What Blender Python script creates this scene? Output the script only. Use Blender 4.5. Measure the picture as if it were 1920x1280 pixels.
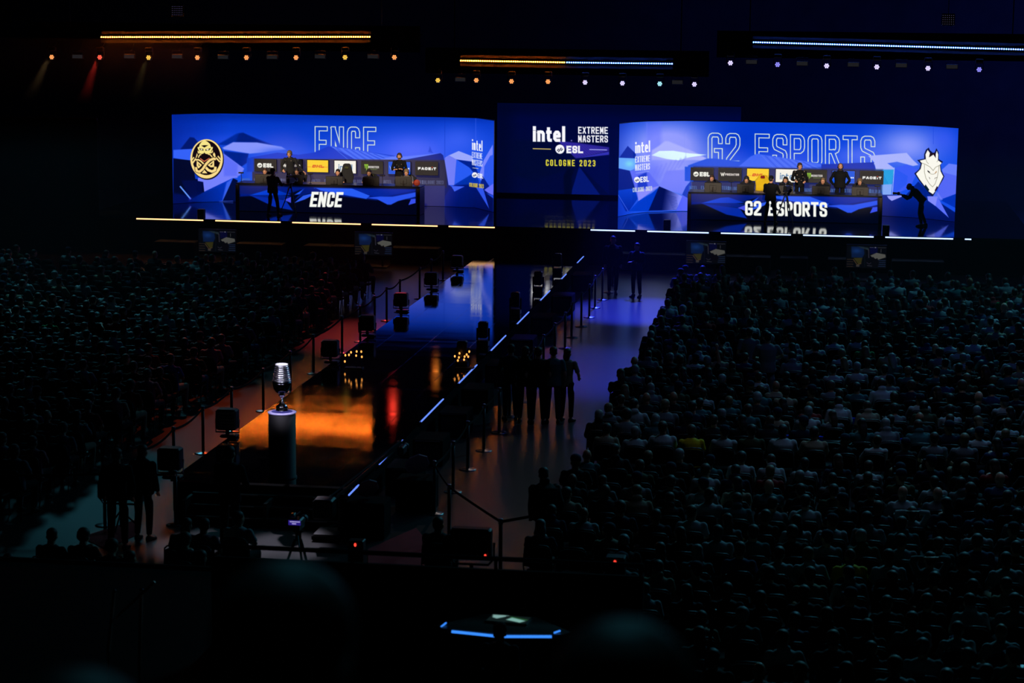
import bpy, math, random
import numpy as np
from mathutils import Vector, Matrix
for o in list(bpy.data.objects): bpy.data.objects.remove(o)
scn = bpy.context.scene
COL = scn.collection
rnd = random.Random(7)
# ---------------------------------------------------------------- camera
F, ROLL, H = 4100.0, 0.009, 9.5            # focal length in pixels of the 1920 wide frame, roll, camera height
def _rx(a):
    c, s = math.cos(a), math.sin(a); return np.array([[1,0,0],[0,c,-s],[0,s,c]])
def _rz(a):
    c, s = math.cos(a), math.sin(a); return np.array([[c,-s,0],[s,c,0],[0,0,1]])
PITCH, YAW = math.radians(9.0976), math.radians(8.3861)
RC = _rz(YAW) @ _rx(math.pi/2-PITCH) @ _rz(ROLL)
CAMP = np.array([0.0, 0.0, H])
def ray(x, y): return RC @ np.array([(x-960)/F, -(y-640)/F, -1.0])
def at_z(x, y, z=0.0):                      # point of the place at height z seen at a pixel of the photograph
    d = ray(x, y); return CAMP + d*((z-H)/d[2])
def at_y(x, y, Y):                          # point at depth Y
    d = ray(x, y); return CAMP + d*(Y/d[1])
def proj(P):
    q = (np.asarray(P, float)-CAMP) @ RC
    return 960+F*q[...,0]/-q[...,2], 640-F*q[...,1]/-q[...,2]
cam = bpy.data.cameras.new('camera'); camo = bpy.data.objects.new('camera', cam); COL.objects.link(camo)
cam.sensor_width = 36; cam.lens = F/1920*36; cam.clip_end = 300; cam.clip_start = .1
cam.dof.use_dof = True; cam.dof.focus_distance = 74; cam.dof.aperture_fstop = 2.8
camo.matrix_world = Matrix.Translation(CAMP) @ Matrix(RC.tolist()).to_4x4()
scn.camera = camo
# ---------------------------------------------------------------- world, colour management
w = bpy.data.worlds.new('world'); scn.world = w; w.use_nodes = True
w.node_tree.nodes['Background'].inputs[0].default_value = (0.02, 0.05, 0.12, 1)
w.node_tree.nodes['Background'].inputs[1].default_value = 0.0
vs = scn.view_settings
scn.display_settings.display_device = 'sRGB'
vs.view_transform = 'Standard'; vs.look = 'None'; vs.gamma = 1; vs.exposure = 0; vs.use_curve_mapping = False
scn.cycles.use_denoising = True
scn.cycles.max_bounces = 5; scn.cycles.diffuse_bounces = 2; scn.cycles.glossy_bounces = 4
scn.cycles.sample_clamp_indirect = 6
# ---------------------------------------------------------------- house lights
def aim(o, target):
    o.rotation_euler = (Vector(target)-o.location).to_track_quat('-Z', 'Y').to_euler()
def area(name, loc, target, size, power, col, spread=math.pi):
    l = bpy.data.lights.new(name, 'AREA'); l.shape = 'SQUARE'; l.size = size; l.energy = power; l.color = col; l.spread = spread
    o = bpy.data.objects.new(name, l); COL.objects.link(o); o.location = loc; aim(o, target); return o
def spot(name, loc, target, angle, power, col, radius=.1, blend=.6):
    l = bpy.data.lights.new(name, 'SPOT'); l.energy = power; l.color = col; l.spot_size = math.radians(angle)
    l.spot_blend = blend; l.shadow_soft_size = radius
    o = bpy.data.objects.new(name, l); COL.objects.link(o); o.location = loc; aim(o, target); return o
TEAL = (.11, .57, .76)
# teal wash over both crowd blocks from the roof rig, in front of the people
for (x, y, tx, ty, e) in ((6, 66, 2.5, 46, 420), (10, 66, 5, 60, 300), (5, 52, 2.5, 31, 230), (-23, 66, -20.4, 52.3, 420), (-26, 70, -23, 62, 200)):
    area('house_wash_light', (x, y, 16.5), (tx, ty, 0), 3.0, e*(.55 if x > 0 else .29), TEAL, math.radians(70 if x > 0 else 52))
area('audience_top_light', (3, 40, 17), (2, 42, 0), 4, 50, (.25, .35, .6), math.radians(70))
area('blue_fill_light', (8, 48, 17), (5, 48, 0), 10, 75, (.04, .12, 1), math.radians(120))  # added fill, tints the right crowd blue
area('stand_fill_light', (-.6, 9, 15), (-.5, 2.9, 8.7), 1.5, 5.5, TEAL, math.radians(60))  # added fill to brighten the heads nearest the camera
# warm key on the two desks
for (x, c) in ((-18.6, (1, .80, .58)), (-1.8, (1, .82, .62))):
    for dx in (-2.6, 0, 2.6):
        spot('desk_key_light', (x+dx*1.3, 66, 8.6), (x+dx, 80.8, 2.9), 12, 12500, c, .25, .8)
# coloured floor washes beside the catwalk
spot('red_floor_light', (-17, 78, 16), (-12.9, 59, 0), 11, 9500, (1, .07, .09), .1, .9)
spot('red_floor_light', (-17, 68, 16), (-13.3, 47, 0), 12, 5200, (1, .11, .03), .1, .9)
spot('blue_floor_light', (-6.2, 78, 16), (-5.7, 65.5, 0), 15, 90000, (.03, .05, 1), .1, .7)
spot('blue_floor_light', (-6.4, 74, 16), (-5.9, 55, 0), 14, 15000, (.06, .06, 1), .1, .9)
spot('aisle_floor_light', (-8, 62, 16), (-6.0, 41, 0), 20, 330, (.9, .72, .65), .3, .9)
# trophy spots, from the front of the house and from the stage
for (lx, ly, lz, pw) in ((-5.0, 26, 13, 11000), (-14.5, 27, 12, 13000), (-6.0, 50, 15, 16000), (-13.5, 50, 15, 9000)):
    spot('trophy_light', (lx, ly, lz), (-9.93, 38.1, 2.5), 4.5, pw, (.82, .78, 1), .16, .5)
# added fill lamps that lift the back curtain to a dim blue
area('curtain_blue_light', (10, 88, 7), (10, 100, 4), 5, 900, (.04, .09, 1))
area('curtain_blue_light', (-6, 90, 10), (-6, 100, 7), 5, 160, (.04, .09, 1))
area('curtain_dim_light', (-24, 88, 10), (-24, 100, 7), 6, 70, (.22, .25, .7))
# ---------------------------------------------------------------- materials
MATS = {}
def lin(c):
    c = np.asarray(c, float)/255.0
    return np.where(c <= .04045, c/12.92, ((c+.055)/1.055)**2.4)
def mat(name, col=(128,128,128), rough=.6, metal=0, emit=None, strength=0, noise=.0, scale=6, spec=.5, bump=0):
    if name in MATS: return MATS[name]
    m = bpy.data.materials.new(name); m.use_nodes = True; nt = m.node_tree; b = nt.nodes['Principled BSDF']
    c = lin(col); b.inputs['Base Color'].default_value = (*c, 1)
    b.inputs['Roughness'].default_value = rough; b.inputs['Metallic'].default_value = metal
    b.inputs['Specular IOR Level'].default_value = spec
    if noise or bump:
        tc = nt.nodes.new('ShaderNodeTexCoord'); n = nt.nodes.new('ShaderNodeTexNoise'); n.inputs['Scale'].default_value = scale
        nt.links.new(tc.outputs['Object'], n.inputs['Vector'])
        if noise:
            r = nt.nodes.new('ShaderNodeValToRGB')
            r.color_ramp.elements[0].color = (*(c*(1-noise)), 1); r.color_ramp.elements[1].color = (*np.minimum(c*(1+noise), 1), 1)
            nt.links.new(n.outputs['Fac'], r.inputs['Fac']); nt.links.new(r.outputs['Color'], b.inputs['Base Color'])
        if bump:
            bp = nt.nodes.new('ShaderNodeBump'); bp.inputs['Strength'].default_value = bump; bp.inputs['Distance'].default_value = .02
            nt.links.new(n.outputs['Fac'], bp.inputs['Height']); nt.links.new(bp.outputs['Normal'], b.inputs['Normal'])
    if emit is not None:
        b.inputs['Emission Color'].default_value = (*emit, 1); b.inputs['Emission Strength'].default_value = strength
    MATS[name] = m; return m
BLACK = mat('black_metal', (14,14,16), .45, noise=.2)
DRAPE = mat('black_drape', (6,6,7), .95, noise=.4, scale=3, spec=.1)
PLAST = mat('black_plastic', (16,16,18), .35, noise=.15)
STEEL = mat('brushed_steel', (150,150,155), .3, 1, noise=.1, scale=20)
CHROME = mat('polished_chrome', (235,235,240), .08, 1)
# ---------------------------------------------------------------- mesh building
class MB:
    def __init__(s): s.v = []; s.f = []; s.m = []; s.n = 0
    def add(s, v, f, mi=0):
        v = np.asarray(v, float).reshape(-1, 3); s.v.append(v)
        s.f += [tuple(int(i)+s.n for i in q) for q in f]; s.m += [mi]*len(f); s.n += len(v); return s
    def box(s, c, d, mi=0, rz=0, rx=0):
        x, y, z = [k/2 for k in d]
        v = np.array([(a*x,b*y,e*z) for a in(-1,1) for b in(-1,1) for e in(-1,1)])
        v = v @ (_rz(rz)@_rx(rx)).T + np.array(c)
        return s.add(v, [(0,1,3,2),(4,6,7,5),(0,4,5,1),(2,3,7,6),(0,2,6,4),(1,5,7,3)], mi)
    def bbox(s, c, d, b=.01, mi=0, rz=0):           # box with bevelled vertical and top edges
        x, y, z = d[0]/2, d[1]/2, d[2]/2
        rings = []
        for zz, k in ((-z, b), (-z+b, 0), (z-b, 0), (z, b)):
            X, Y = x-k, y-k; e = b*.7
            rings.append([(X-e,-Y,zz),(X,-Y+e,zz),(X,Y-e,zz),(X-e,Y,zz),(-X+e,Y,zz),(-X,Y-e,zz),(-X,-Y+e,zz),(-X+e,-Y,zz)])
        v = np.array(rings).reshape(-1,3) @ _rz(rz).T + np.array(c)
        f = [(r*8+i, r*8+(i+1)%8, r*8+8+(i+1)%8, r*8+8+i) for r in range(3) for i in range(8)]
        return s.add(v, f+[tuple(range(7,-1,-1)), tuple(range(24,32))], mi)
    def tube(s, pts, rad, n=8, mi=0, flat=1.0, up=(0,0,1)):
        pts = [np.array(p, float) for p in pts]; V = []
        rad = [rad]*len(pts) if np.isscalar(rad) else rad
        for i, p in enumerate(pts):
            t = pts[min(i+1, len(pts)-1)]-pts[max(i-1, 0)]; t /= (np.linalg.norm(t)+1e-9)
            u = np.array(up, float); u = u-t*(u@t)
            if np.linalg.norm(u) < .1: u = np.array((0,1.,0)); u = u-t*(u@t)
            u /= np.linalg.norm(u); q = np.cross(t, u)
            for k in range(n):
                a = 2*math.pi*k/n; V.append(p+rad[i]*(math.cos(a)*q+flat*math.sin(a)*u))
        f = [(i*n+k, i*n+(k+1)%n, (i+1)*n+(k+1)%n, (i+1)*n+k) for i in range(len(pts)-1) for k in range(n)]
        f += [tuple(range(n-1,-1,-1)), tuple(range((len(pts)-1)*n, len(pts)*n))]
        return s.add(V, f, mi)
    def ell(s, c, r, mi=0, n=12, R=None):
        V = [(0,0,-1)]; k = n//2
        for i in range(1, k):
            a = math.pi*i/k-math.pi/2
            V += [(math.cos(a)*math.cos(2*math.pi*j/n), math.cos(a)*math.sin(2*math.pi*j/n), math.sin(a)) for j in range(n)]
        V.append((0,0,1)); V = np.array(V)*np.array(r)
        if R is not None: V = V @ np.array(R).T
        f = [(0, 1+(j+1)%n, 1+j) for j in range(n)]
        f += [(1+i*n+j, 1+i*n+(j+1)%n, 1+(i+1)*n+(j+1)%n, 1+(i+1)*n+j) for i in range(k-2) for j in range(n)]
        e = 1+(k-1)*n; f += [(e, e-n+j, e-n+(j+1)%n) for j in range(n)]
        return s.add(V+np.array(c), f, mi)
    def lathe(s, prof, c=(0,0,0), n=24, mi=0, R=None):
        V = np.array([(r*math.cos(2*math.pi*j/n), r*math.sin(2*math.pi*j/n), z) for r, z in prof for j in range(n)])
        if R is not None: V = V @ np.array(R).T
        f = [(i*n+j, i*n+(j+1)%n, (i+1)*n+(j+1)%n, (i+1)*n+j) for i in range(len(prof)-1) for j in range(n)]
        f += [tuple(range(n-1,-1,-1)), tuple(range((len(prof)-1)*n, len(prof)*n))]
        return s.add(V+np.array(c), f, mi)
    def loft(s, rings, n=14, mi=0):                 # rings: centre, side axis*half width, front axis*half depth
        V = [np.array(c)+math.cos(2*math.pi*j/n)*np.array(a)+math.sin(2*math.pi*j/n)*np.array(b) for c, a, b in rings for j in range(n)]
        f = [(i*n+j, i*n+(j+1)%n, (i+1)*n+(j+1)%n, (i+1)*n+j) for i in range(len(rings)-1) for j in range(n)]
        f += [tuple(range(n-1,-1,-1)), tuple(range((len(rings)-1)*n, len(rings)*n))]
        return s.add(V, f, mi)
    def mesh(s, name, mats, smooth=False):
        me = bpy.data.meshes.new(name); me.from_pydata(np.vstack(s.v).tolist(), [], s.f)
        for m in mats: me.materials.append(m)
        if len(mats) > 1: me.polygons.foreach_set('material_index', s.m)
        if smooth: me.polygons.foreach_set('use_smooth', [True]*len(me.polygons))
        me.update(); return me
    def build(s, name, mats, parent=None, smooth=False, loc=None):
        if not isinstance(mats, (list, tuple)): mats = [mats]
        o = bpy.data.objects.new(name, s.mesh(name, mats, smooth)); COL.objects.link(o)
        if parent is not None: o.parent = parent
        if loc is not None: o.location = loc
        return o
def obj(name, me, parent=None, loc=None):
    o = bpy.data.objects.new(name, me); COL.objects.link(o)
    if parent is not None: o.parent = parent
    if loc is not None: o.location = loc
    return o
def tag(o, label, cat, group=None, kind=None):
    o['label'] = label; o['category'] = cat
    if group: o['group'] = group
    if kind: o['kind'] = kind
    return o
def empty(name, loc, label, cat, group=None, rz=0):
    o = bpy.data.objects.new(name, None); COL.objects.link(o); o.location = [float(k) for k in loc]; o.rotation_euler = (0,0,rz)
    o.empty_display_size = .1
    return tag(o, label, cat, group)
def copy_tree(o, parent=None):
    c = o.copy(); COL.objects.link(c)
    if parent is not None: c.parent = parent
    for ch in KIDS.get(o.name, [k for k in o.children]): copy_tree(ch, c)
    return c
KIDS = {}
def structure(o, label=None):
    o['kind'] = 'structure'
    if label: o['label'] = label; o['category'] = o.name.split('_')[0]
    return o
def ordn(n): return '%d%s' % (n, 'th' if 10 <= n % 100 <= 20 else {1:'st',2:'nd',3:'rd'}.get(n % 10, 'th'))
# ---------------------------------------------------------------- the hall
concrete = mat('arena_floor_sheet', (62,61,61), .28, noise=.12, scale=.7)
structure(MB().box((-5, 55, -.05), (70, 110, .1)).build('floor', concrete), 'grey sheeted arena floor under seats and aisles')
structure(MB().box((-5, 100.2, 9), (70, .4, 18)).build('wall_back', mat('black_curtain', (40,40,42), .95, noise=.3, scale=1, spec=.05)), 'black curtain wall behind the stage')
structure(MB().box((-40.2, 55, 9), (.4, 110, 18)).build('wall_left', DRAPE), 'black curtain wall left')
structure(MB().box((30.2, 55, 9), (.4, 110, 18)).build('wall_right', DRAPE), 'black curtain wall right')
structure(MB().box((-5, 55, 18.1), (70, 110, .2)).build('ceiling', DRAPE), 'dark arena roof above the rig')
# stage and catwalk
def gloss_floor(name, col, rough, tilex, tiley, streak):
    m = bpy.data.materials.new(name); m.use_nodes = True; nt = m.node_tree; N = nt.nodes; L = nt.links; b = N['Principled BSDF']
    tc = N.new('ShaderNodeTexCoord'); mp = N.new('ShaderNodeMapping'); L.new(tc.outputs['Object'], mp.inputs['Vector'])
    br = N.new('ShaderNodeTexBrick'); br.offset = 0; br.inputs['Scale'].default_value = 1
    br.inputs['Brick Width'].default_value = tilex; br.inputs['Row Height'].default_value = tiley; br.inputs['Mortar Size'].default_value = .006
    c = lin(col); br.inputs['Color1'].default_value = (*c, 1); br.inputs['Color2'].default_value = (*(c*1.5), 1); br.inputs['Mortar'].default_value = (*(c*.2), 1)
    L.new(tc.outputs['Object'], br.inputs['Vector']); L.new(br.outputs['Color'], b.inputs['Base Color'])
    mp.inputs['Scale'].default_value = (.35, 1.6, 1); n = N.new('ShaderNodeTexNoise'); n.inputs['Scale'].default_value = 1.3; n.inputs['Detail'].default_value = 4
    L.new(mp.outputs['Vector'], n.inputs['Vector'])
    mr = N.new('ShaderNodeMapRange'); mr.inputs['From Min'].default_value = .3; mr.inputs['From Max'].default_value = .7
    mr.inputs['To Min'].default_value = rough*(1-streak); mr.inputs['To Max'].default_value = rough*(1+streak)
    L.new(n.outputs['Fac'], mr.inputs['Value'])
    b2 = N.new('ShaderNodeTexBrick'); b2.offset = 0; b2.inputs['Scale'].default_value = 1; b2.inputs['Brick Width'].default_value = tilex; b2.inputs['Row Height'].default_value = tiley; b2.inputs['Mortar Size'].default_value = .01
    b2.inputs['Color1'].default_value = (.86,.86,.86,1); b2.inputs['Color2'].default_value = (1.16,1.16,1.16,1); b2.inputs['Mortar'].default_value = (1.7,1.7,1.7,1)
    L.new(tc.outputs['Object'], b2.inputs['Vector']); ml = N.new('ShaderNodeMath'); ml.operation = 'MULTIPLY'; L.new(mr.outputs['Result'], ml.inputs[0]); L.new(b2.outputs['Color'], ml.inputs[1]); L.new(ml.outputs[0], b.inputs['Roughness'])
    if 'catwalk' in name:                      # polished dance floor: a clear mirror layer over black vinyl
        rl = [l for l in L if l.to_socket == b.inputs['Roughness']][0]; src = rl.from_socket
        gl = N.new('ShaderNodeBsdfAnisotropic'); gl.distribution = 'BECKMANN'; gl.inputs['Color'].default_value = (1,1,1,1); L.new(src, gl.inputs['Roughness'])
        fr = N.new('ShaderNodeFresnel'); fr.inputs['IOR'].default_value = 3.3; df = N.new('ShaderNodeBsdfDiffuse'); L.new(br.outputs['Color'], df.inputs['Color'])
        mx = N.new('ShaderNodeMixShader'); L.new(fr.outputs[0], mx.inputs[0]); L.new(df.outputs[0], mx.inputs[1]); L.new(gl.outputs[0], mx.inputs[2]); L.new(mx.outputs[0], N['Material Output'].inputs['Surface'])
    MATS[name] = m; return m
ZS, ZC = 1.3, .6
st = empty('stage_platform', (-10.17, 83, 0), 'wide black glossy stage deck carrying both team desks and the screens', 'stage')
MB().box((0, 0, ZS-.03), (34, 14, .06)).build('deck', gloss_floor('stage_gloss', (5,5,7), .07, 2, 1, .3), st)
MB().box((0, 0, ZS/2-.04), (33.8, 13.9, ZS-.08)).build('skirt', DRAPE, st)
cw = empty('catwalk', (-10.17, 56.95, 0), 'long glossy black catwalk running from the stage to the trophy', 'catwalk')
MB().box((0, 0, ZC-.02), (3.46, 38.1, .04)).build('deck', gloss_floor('catwalk_gloss', (4,4,4), .082, 1.15, 2.3, .22), cw)
MB().box((0, 0, ZC/2-.03), (3.40, 38.0, ZC-.06)).build('skirt', DRAPE, cw)
# ---------------------------------------------------------------- pictures shown by the screens (baked per vertex into emissive panels)
def rrect(r=.28, o=0):                       # closed rounded box outline as points
    return None
CV = [(1,.24),(1,.12),(.9,.03),(.75,0),(.25,0),(.1,.03),(0,.12)]
CB = [(0,.88),(.1,.97),(.25,1),(.75,1),(.9,.97),(1,.88)]
GL = {
 'E':[[(1,0),(0,0),(0,1),(1,1)],[(0,.5),(.85,.5)]], 'F':[[(1,0),(0,0),(0,1)],[(0,.5),(.85,.5)]],
 'N':[[(0,1),(0,0)],[(0,0),(1,1)],[(1,1),(1,0)]], 'C':[CV+CB+[(1,.76)]], 'G':[CV+CB+[(1,.56),(.6,.56)]],
 '2':[[(0,.24),(0,.12),(.1,.03),(.25,0),(.75,0),(.9,.03),(1,.12),(1,.34),(.9,.45),(.08,.86),(0,1),(1,1)]],
 'S':[[(1,.24),(1,.12),(.9,.03),(.75,0),(.25,0),(.1,.03),(0,.12),(0,.34),(.1,.43),(.9,.57),(1,.66),(1,.88),(.9,.97),(.75,1),(.25,1),(.1,.97),(0,.88),(0,.76)]],
 'P':[[(0,1),(0,0),(.75,0),(.93,.06),(1,.15),(1,.38),(.93,.48),(.75,.54),(0,.54)]],
 'R':[[(0,1),(0,0),(.75,0),(.93,.06),(1,.15),(1,.38),(.93,.48),(.75,.52),(0,.52)],[(.5,.52),(1,1)]],
 'O':[[(.25,0),(.75,0),(.93,.04),(1,.12),(1,.88),(.93,.96),(.75,1),(.25,1),(.07,.96),(0,.88),(0,.12),(.07,.04),(.25,0)]],
 'T':[[(0,0),(1,0)],[(.5,0),(.5,1)]], 'X':[[(0,0),(1,1)],[(1,0),(0,1)]], 'M':[[(0,1),(0,0)],[(0,0),(.5,.7)],[(.5,.7),(1,0)],[(1,0),(1,1)]],
 'A':[[(0,1),(.35,0),(.65,0),(1,1)],[(.15,.66),(.85,.66)]], 'L':[[(0,0),(0,1),(1,1)]], 'I':[[(.5,0),(.5,1)]], 'D':[[(0,0),(.7,0),(1,.2),(1,.8),(.7,1),(0,1),(0,0)]],
 'H':[[(0,0),(0,1)],[(1,0),(1,1)],[(0,.5),(1,.5)]], '0':None, '3':[[(0,.12),(.25,0),(.75,0),(1,.15),(1,.36),(.75,.48),(.4,.48)],[(.75,.48),(1,.6),(1,.86),(.75,1),(.25,1),(0,.88)]],
 'i':[[(.5,.36),(.5,1)],[(.5,.02),(.5,.10)]], 'n':[[(0,1),(0,.36)],[(0,.42),(.3,.34),(.75,.36),(1,.5),(1,1)]],
 't':[[(.3,.1),(.3,.85),(.5,1),(1,1)],[(0,.36),(.9,.36)]], 'e':[[(0,.68),(1,.68),(.95,.48),(.7,.36),(.3,.36),(.03,.5),(0,.86),(.3,1),(.9,1)]], 'l':[[(.5,0),(.5,1)]],
 '-':[[(.3,.5),(.7,.5)]], 'Y':[[(0,0),(.5,.5)],[(1,0),(.5,.5)],[(.5,.5),(.5,1)]],
}
GL['0'] = GL['O']
def sseg(X, Y, a, b, t, ea, eb):             # signed distance to an oriented box along a-b
    ax, ay = a; bx, by = b; L = math.hypot(bx-ax, by-ay)+1e-9; ux, uy = (bx-ax)/L, (by-ay)/L
    u = (X-ax)*ux+(Y-ay)*uy; v = -(X-ax)*uy+(Y-ay)*ux
    du = np.maximum(-ea-u, u-L-eb); dv = np.abs(v)-t/2
    return np.minimum(np.maximum(du, dv), 0)+np.hypot(np.maximum(du, 0), np.maximum(dv, 0))
def spoly(X, Y, P):                          # signed distance to a polygon
    d = np.full(X.shape, 1e9); ins = np.zeros(X.shape, bool); n = len(P)
    for i in range(n):
        (ax, ay), (bx, by) = P[i], P[(i+1) % n]; ex, ey = bx-ax, by-ay
        h = np.clip(((X-ax)*ex+(Y-ay)*ey)/(ex*ex+ey*ey+1e-12), 0, 1)
        d = np.minimum(d, np.hypot(X-ax-h*ex, Y-ay-h*ey))
        ins ^= ((ay > Y) != (by > Y)) & (X < ex*(Y-ay)/(ey if abs(ey) > 1e-9 else 1e-9)+ax)
    return np.where(ins, -d, d)
class Art:
    def __init__(s, X, Y, base=(0,0,0)): s.X, s.Y = X, Y; s.c = np.zeros(X.shape+(3,))+np.array(base, float)
    def mix(s, m, col):
        m = np.clip(m, 0, 1)[..., None]; s.c = s.c*(1-m)+np.asarray(col, float)*m
    def win(s, P, pad):
        xs = [p[0] for p in P]; ys = [p[1] for p in P]
        return (s.X > min(xs)-pad) & (s.X < max(xs)+pad) & (s.Y > min(ys)-pad) & (s.Y < max(ys)+pad)
    def poly(s, P, col, soft=.5, a=1.0, col2=None, g=None):   # flat or linearly graded facet
        w = s.win(P, soft*3+1); X, Y = s.X[w], s.Y[w]
        if not len(X): return
        d = spoly(X, Y, P); m = np.clip(.5-d/(2*soft), 0, 1); m = m*m*(3-2*m)*a
        C = np.zeros((len(X), 3))+np.array(col, float)
        if col2 is not None:
            (ax, ay), (bx, by) = g; L2 = (bx-ax)**2+(by-ay)**2
            h = np.clip(((X-ax)*(bx-ax)+(Y-ay)*(by-ay))/L2, 0, 1)[:, None]; C = C*(1-h)+np.array(col2, float)*h
        s.c[w] = s.c[w]*(1-m[:, None])+C*m[:, None]
    def glow(s, x, y, rx, ry, col, a):
        d = ((s.X-x)/rx)**2+((s.Y-y)/ry)**2; s.mix(a*np.exp(-d), col)
    def line(s, P, wd, col, soft=.5, a=1):
        w = s.win(P, wd+2); X, Y = s.X[w], s.Y[w]
        if not len(X): return
        d = np.full(X.shape, 1e9)
        for p, q in zip(P[:-1], P[1:]): d = np.minimum(d, sseg(X, Y, p, q, wd, 0, 0))
        for p in P[1:-1]: d = np.minimum(d, np.hypot(X-p[0], Y-p[1])-wd/2)
        m = (np.clip(.5-d/(2*soft), 0, 1)*a)[:, None]; s.c[w] = s.c[w]*(1-m)+np.array(col, float)*m
    def text(s, txt, x, y, w, h, t, gap, col, outline=0, slant=0, slope=0, soft=.45, a=1, wmap=None):
        # x,y: top left of the first letter; w,h letter size; t stroke; all in the picture's own units
        cx = x
        for ch in txt:
            if ch == ' ': cx += w*.6+gap; continue
            ww = w*(wmap.get(ch, 1) if wmap else 1)
            if ch in 'Iil': ww = t*1.02
            yy = y+slope*(cx-x)
            win = (s.X > cx-3-abs(slant)*h) & (s.X < cx+ww+3+abs(slant)*h) & (s.Y > yy-3) & (s.Y < yy+h+3+slope*ww)
            Y = s.Y[win]-slope*(s.X[win]-cx); X = s.X[win]+slant*(Y-yy-h)
            if len(X):
                d = np.full(X.shape, 1e9)
                for pl in GL[ch]:
                    q = [(cx+t/2+p[0]*(ww-t), yy+t/2+p[1]*(h-t)) for p in pl]
                    closed = pl[0] == pl[-1]; n = len(q)
                    for i in range(n-1):
                        def ext(j, end):
                            if (j == 0 or j == n-1) and not closed: return t/2 if abs(q[i][0]-q[i+1][0]) < 1e-6 or True else 0
                            return 0
                        d = np.minimum(d, sseg(X, Y, q[i], q[i+1], t, t/2 if i == 0 and not closed else 0, t/2 if i == n-2 and not closed else 0))
                    for j in range(0 if closed else 1, n-1):
                        a_, b_, c_ = q[j-1 if j else n-2], q[j], q[j+1]
                        dot = ((b_[0]-a_[0])*(c_[0]-b_[0])+(b_[1]-a_[1])*(c_[1]-b_[1]))
                        if abs(dot) < 1e-6*h*h or abs(dot) < 1e-3:
                            d = np.minimum(d, np.maximum(np.abs(X-b_[0]), np.abs(Y-b_[1]))-t/2)
                        else: d = np.minimum(d, np.hypot(X-b_[0], Y-b_[1])-t/2)
                d = np.maximum(d, np.abs(Y-yy-h/2)-h/2)
                if outline: d = np.abs(d+outline/2)-outline/2
                m = (np.clip(.5-d/(2*soft), 0, 1)*a)[:, None]
                s.c[win] = s.c[win]*(1-m)+np.array(col, float)*m
            cx += ww+gap
        return cx
    def ringmark(s, x, y, r, col, dark):       # white disc with three slanted dark bars
        s.poly([(x+r*math.cos(k*.39), y+r*math.sin(k*.39)) for k in range(16)], col)
        for k, l in ((-.42,.30),(0,.62),(.42,.30)):
            s.line([(x+r*(k-.45*l-.05), y+r*(.15+l*.75)), (x+r*(k+.45*l+.05), y-r*(l*.75-.15))], max(r*.2,.5), dark, .4)
def screen_mat(name, strength=1.0):
    if name in MATS: return MATS[name]
    m = bpy.data.materials.new(name); m.use_nodes = True; nt = m.node_tree; b = nt.nodes['Principled BSDF']
    b.inputs['Base Color'].default_value = (.01,.01,.012,1); b.inputs['Roughness'].default_value = .6; b.inputs['Specular IOR Level'].default_value = .2
    a = nt.nodes.new('ShaderNodeVertexColor'); a.layer_name = 'picture'
    nt.links.new(a.outputs['Color'], b.inputs['Emission Color']); b.inputs['Emission Strength'].default_value = strength
    MATS[name] = m; return m
def panel(name, path, z0, z1, step, paint, parent=None, strength=1.0, mname='led_picture', uv=None):
    """emissive picture panel standing on the plan line `path`; paint(Art) works in picture units:
    the photograph's for the stage screens, or uv=(w,h) for a small screen"""
    pts = [np.array(p, float) for p in path]; seg = [np.linalg.norm(b-a) for a, b in zip(pts[:-1], pts[1:])]; cum = np.cumsum([0]+seg)
    us = sorted(set(np.round(list(np.linspace(0, cum[-1], int(cum[-1]/step)+2))+list(cum), 5)))
    PX = np.interp(us, cum, [p[0] for p in pts]); PYY = np.interp(us, cum, [p[1] for p in pts])
    zs = np.linspace(z1, z0, int((z1-z0)/step)+2)
    A = np.zeros((len(zs), len(us), 3)); A[..., 0] = PX; A[..., 1] = PYY; A[..., 2] = zs[:, None]
    if uv: X = np.tile(np.array(us)/cum[-1]*uv[0], (len(zs), 1)); Y = np.tile(((z1-zs)/(z1-z0)*uv[1])[:, None], (1, len(us)))
    else: X, Y = proj(A)
    art = Art(X, Y); paint(art)
    nr, nc = len(zs), len(us); V = A.reshape(-1, 3)
    i = np.arange(nr-1)[:, None]*nc+np.arange(nc-1)[None]
    Fq = np.stack([i, i+nc, i+nc+1, i+1], -1).reshape(-1)
    me = bpy.data.meshes.new(name); me.vertices.add(len(V)); me.vertices.foreach_set('co', V.reshape(-1))
    me.loops.add(len(Fq)); me.loops.foreach_set('vertex_index', Fq)
    nf = len(Fq)//4; me.polygons.add(nf); me.polygons.foreach_set('loop_start', np.arange(nf)*4)
    me.update(calc_edges=True)
    at = me.color_attributes.new('picture', 'FLOAT_COLOR', 'POINT')
    c = np.ones((len(V), 4)); c[:, :3] = lin(np.clip(art.c, 0, 255)).reshape(-1, 3); at.data.foreach_set('color', c.reshape(-1))
    me.materials.append(screen_mat(mname, strength)); me.validate()
    return obj(name, me, parent)
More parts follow.
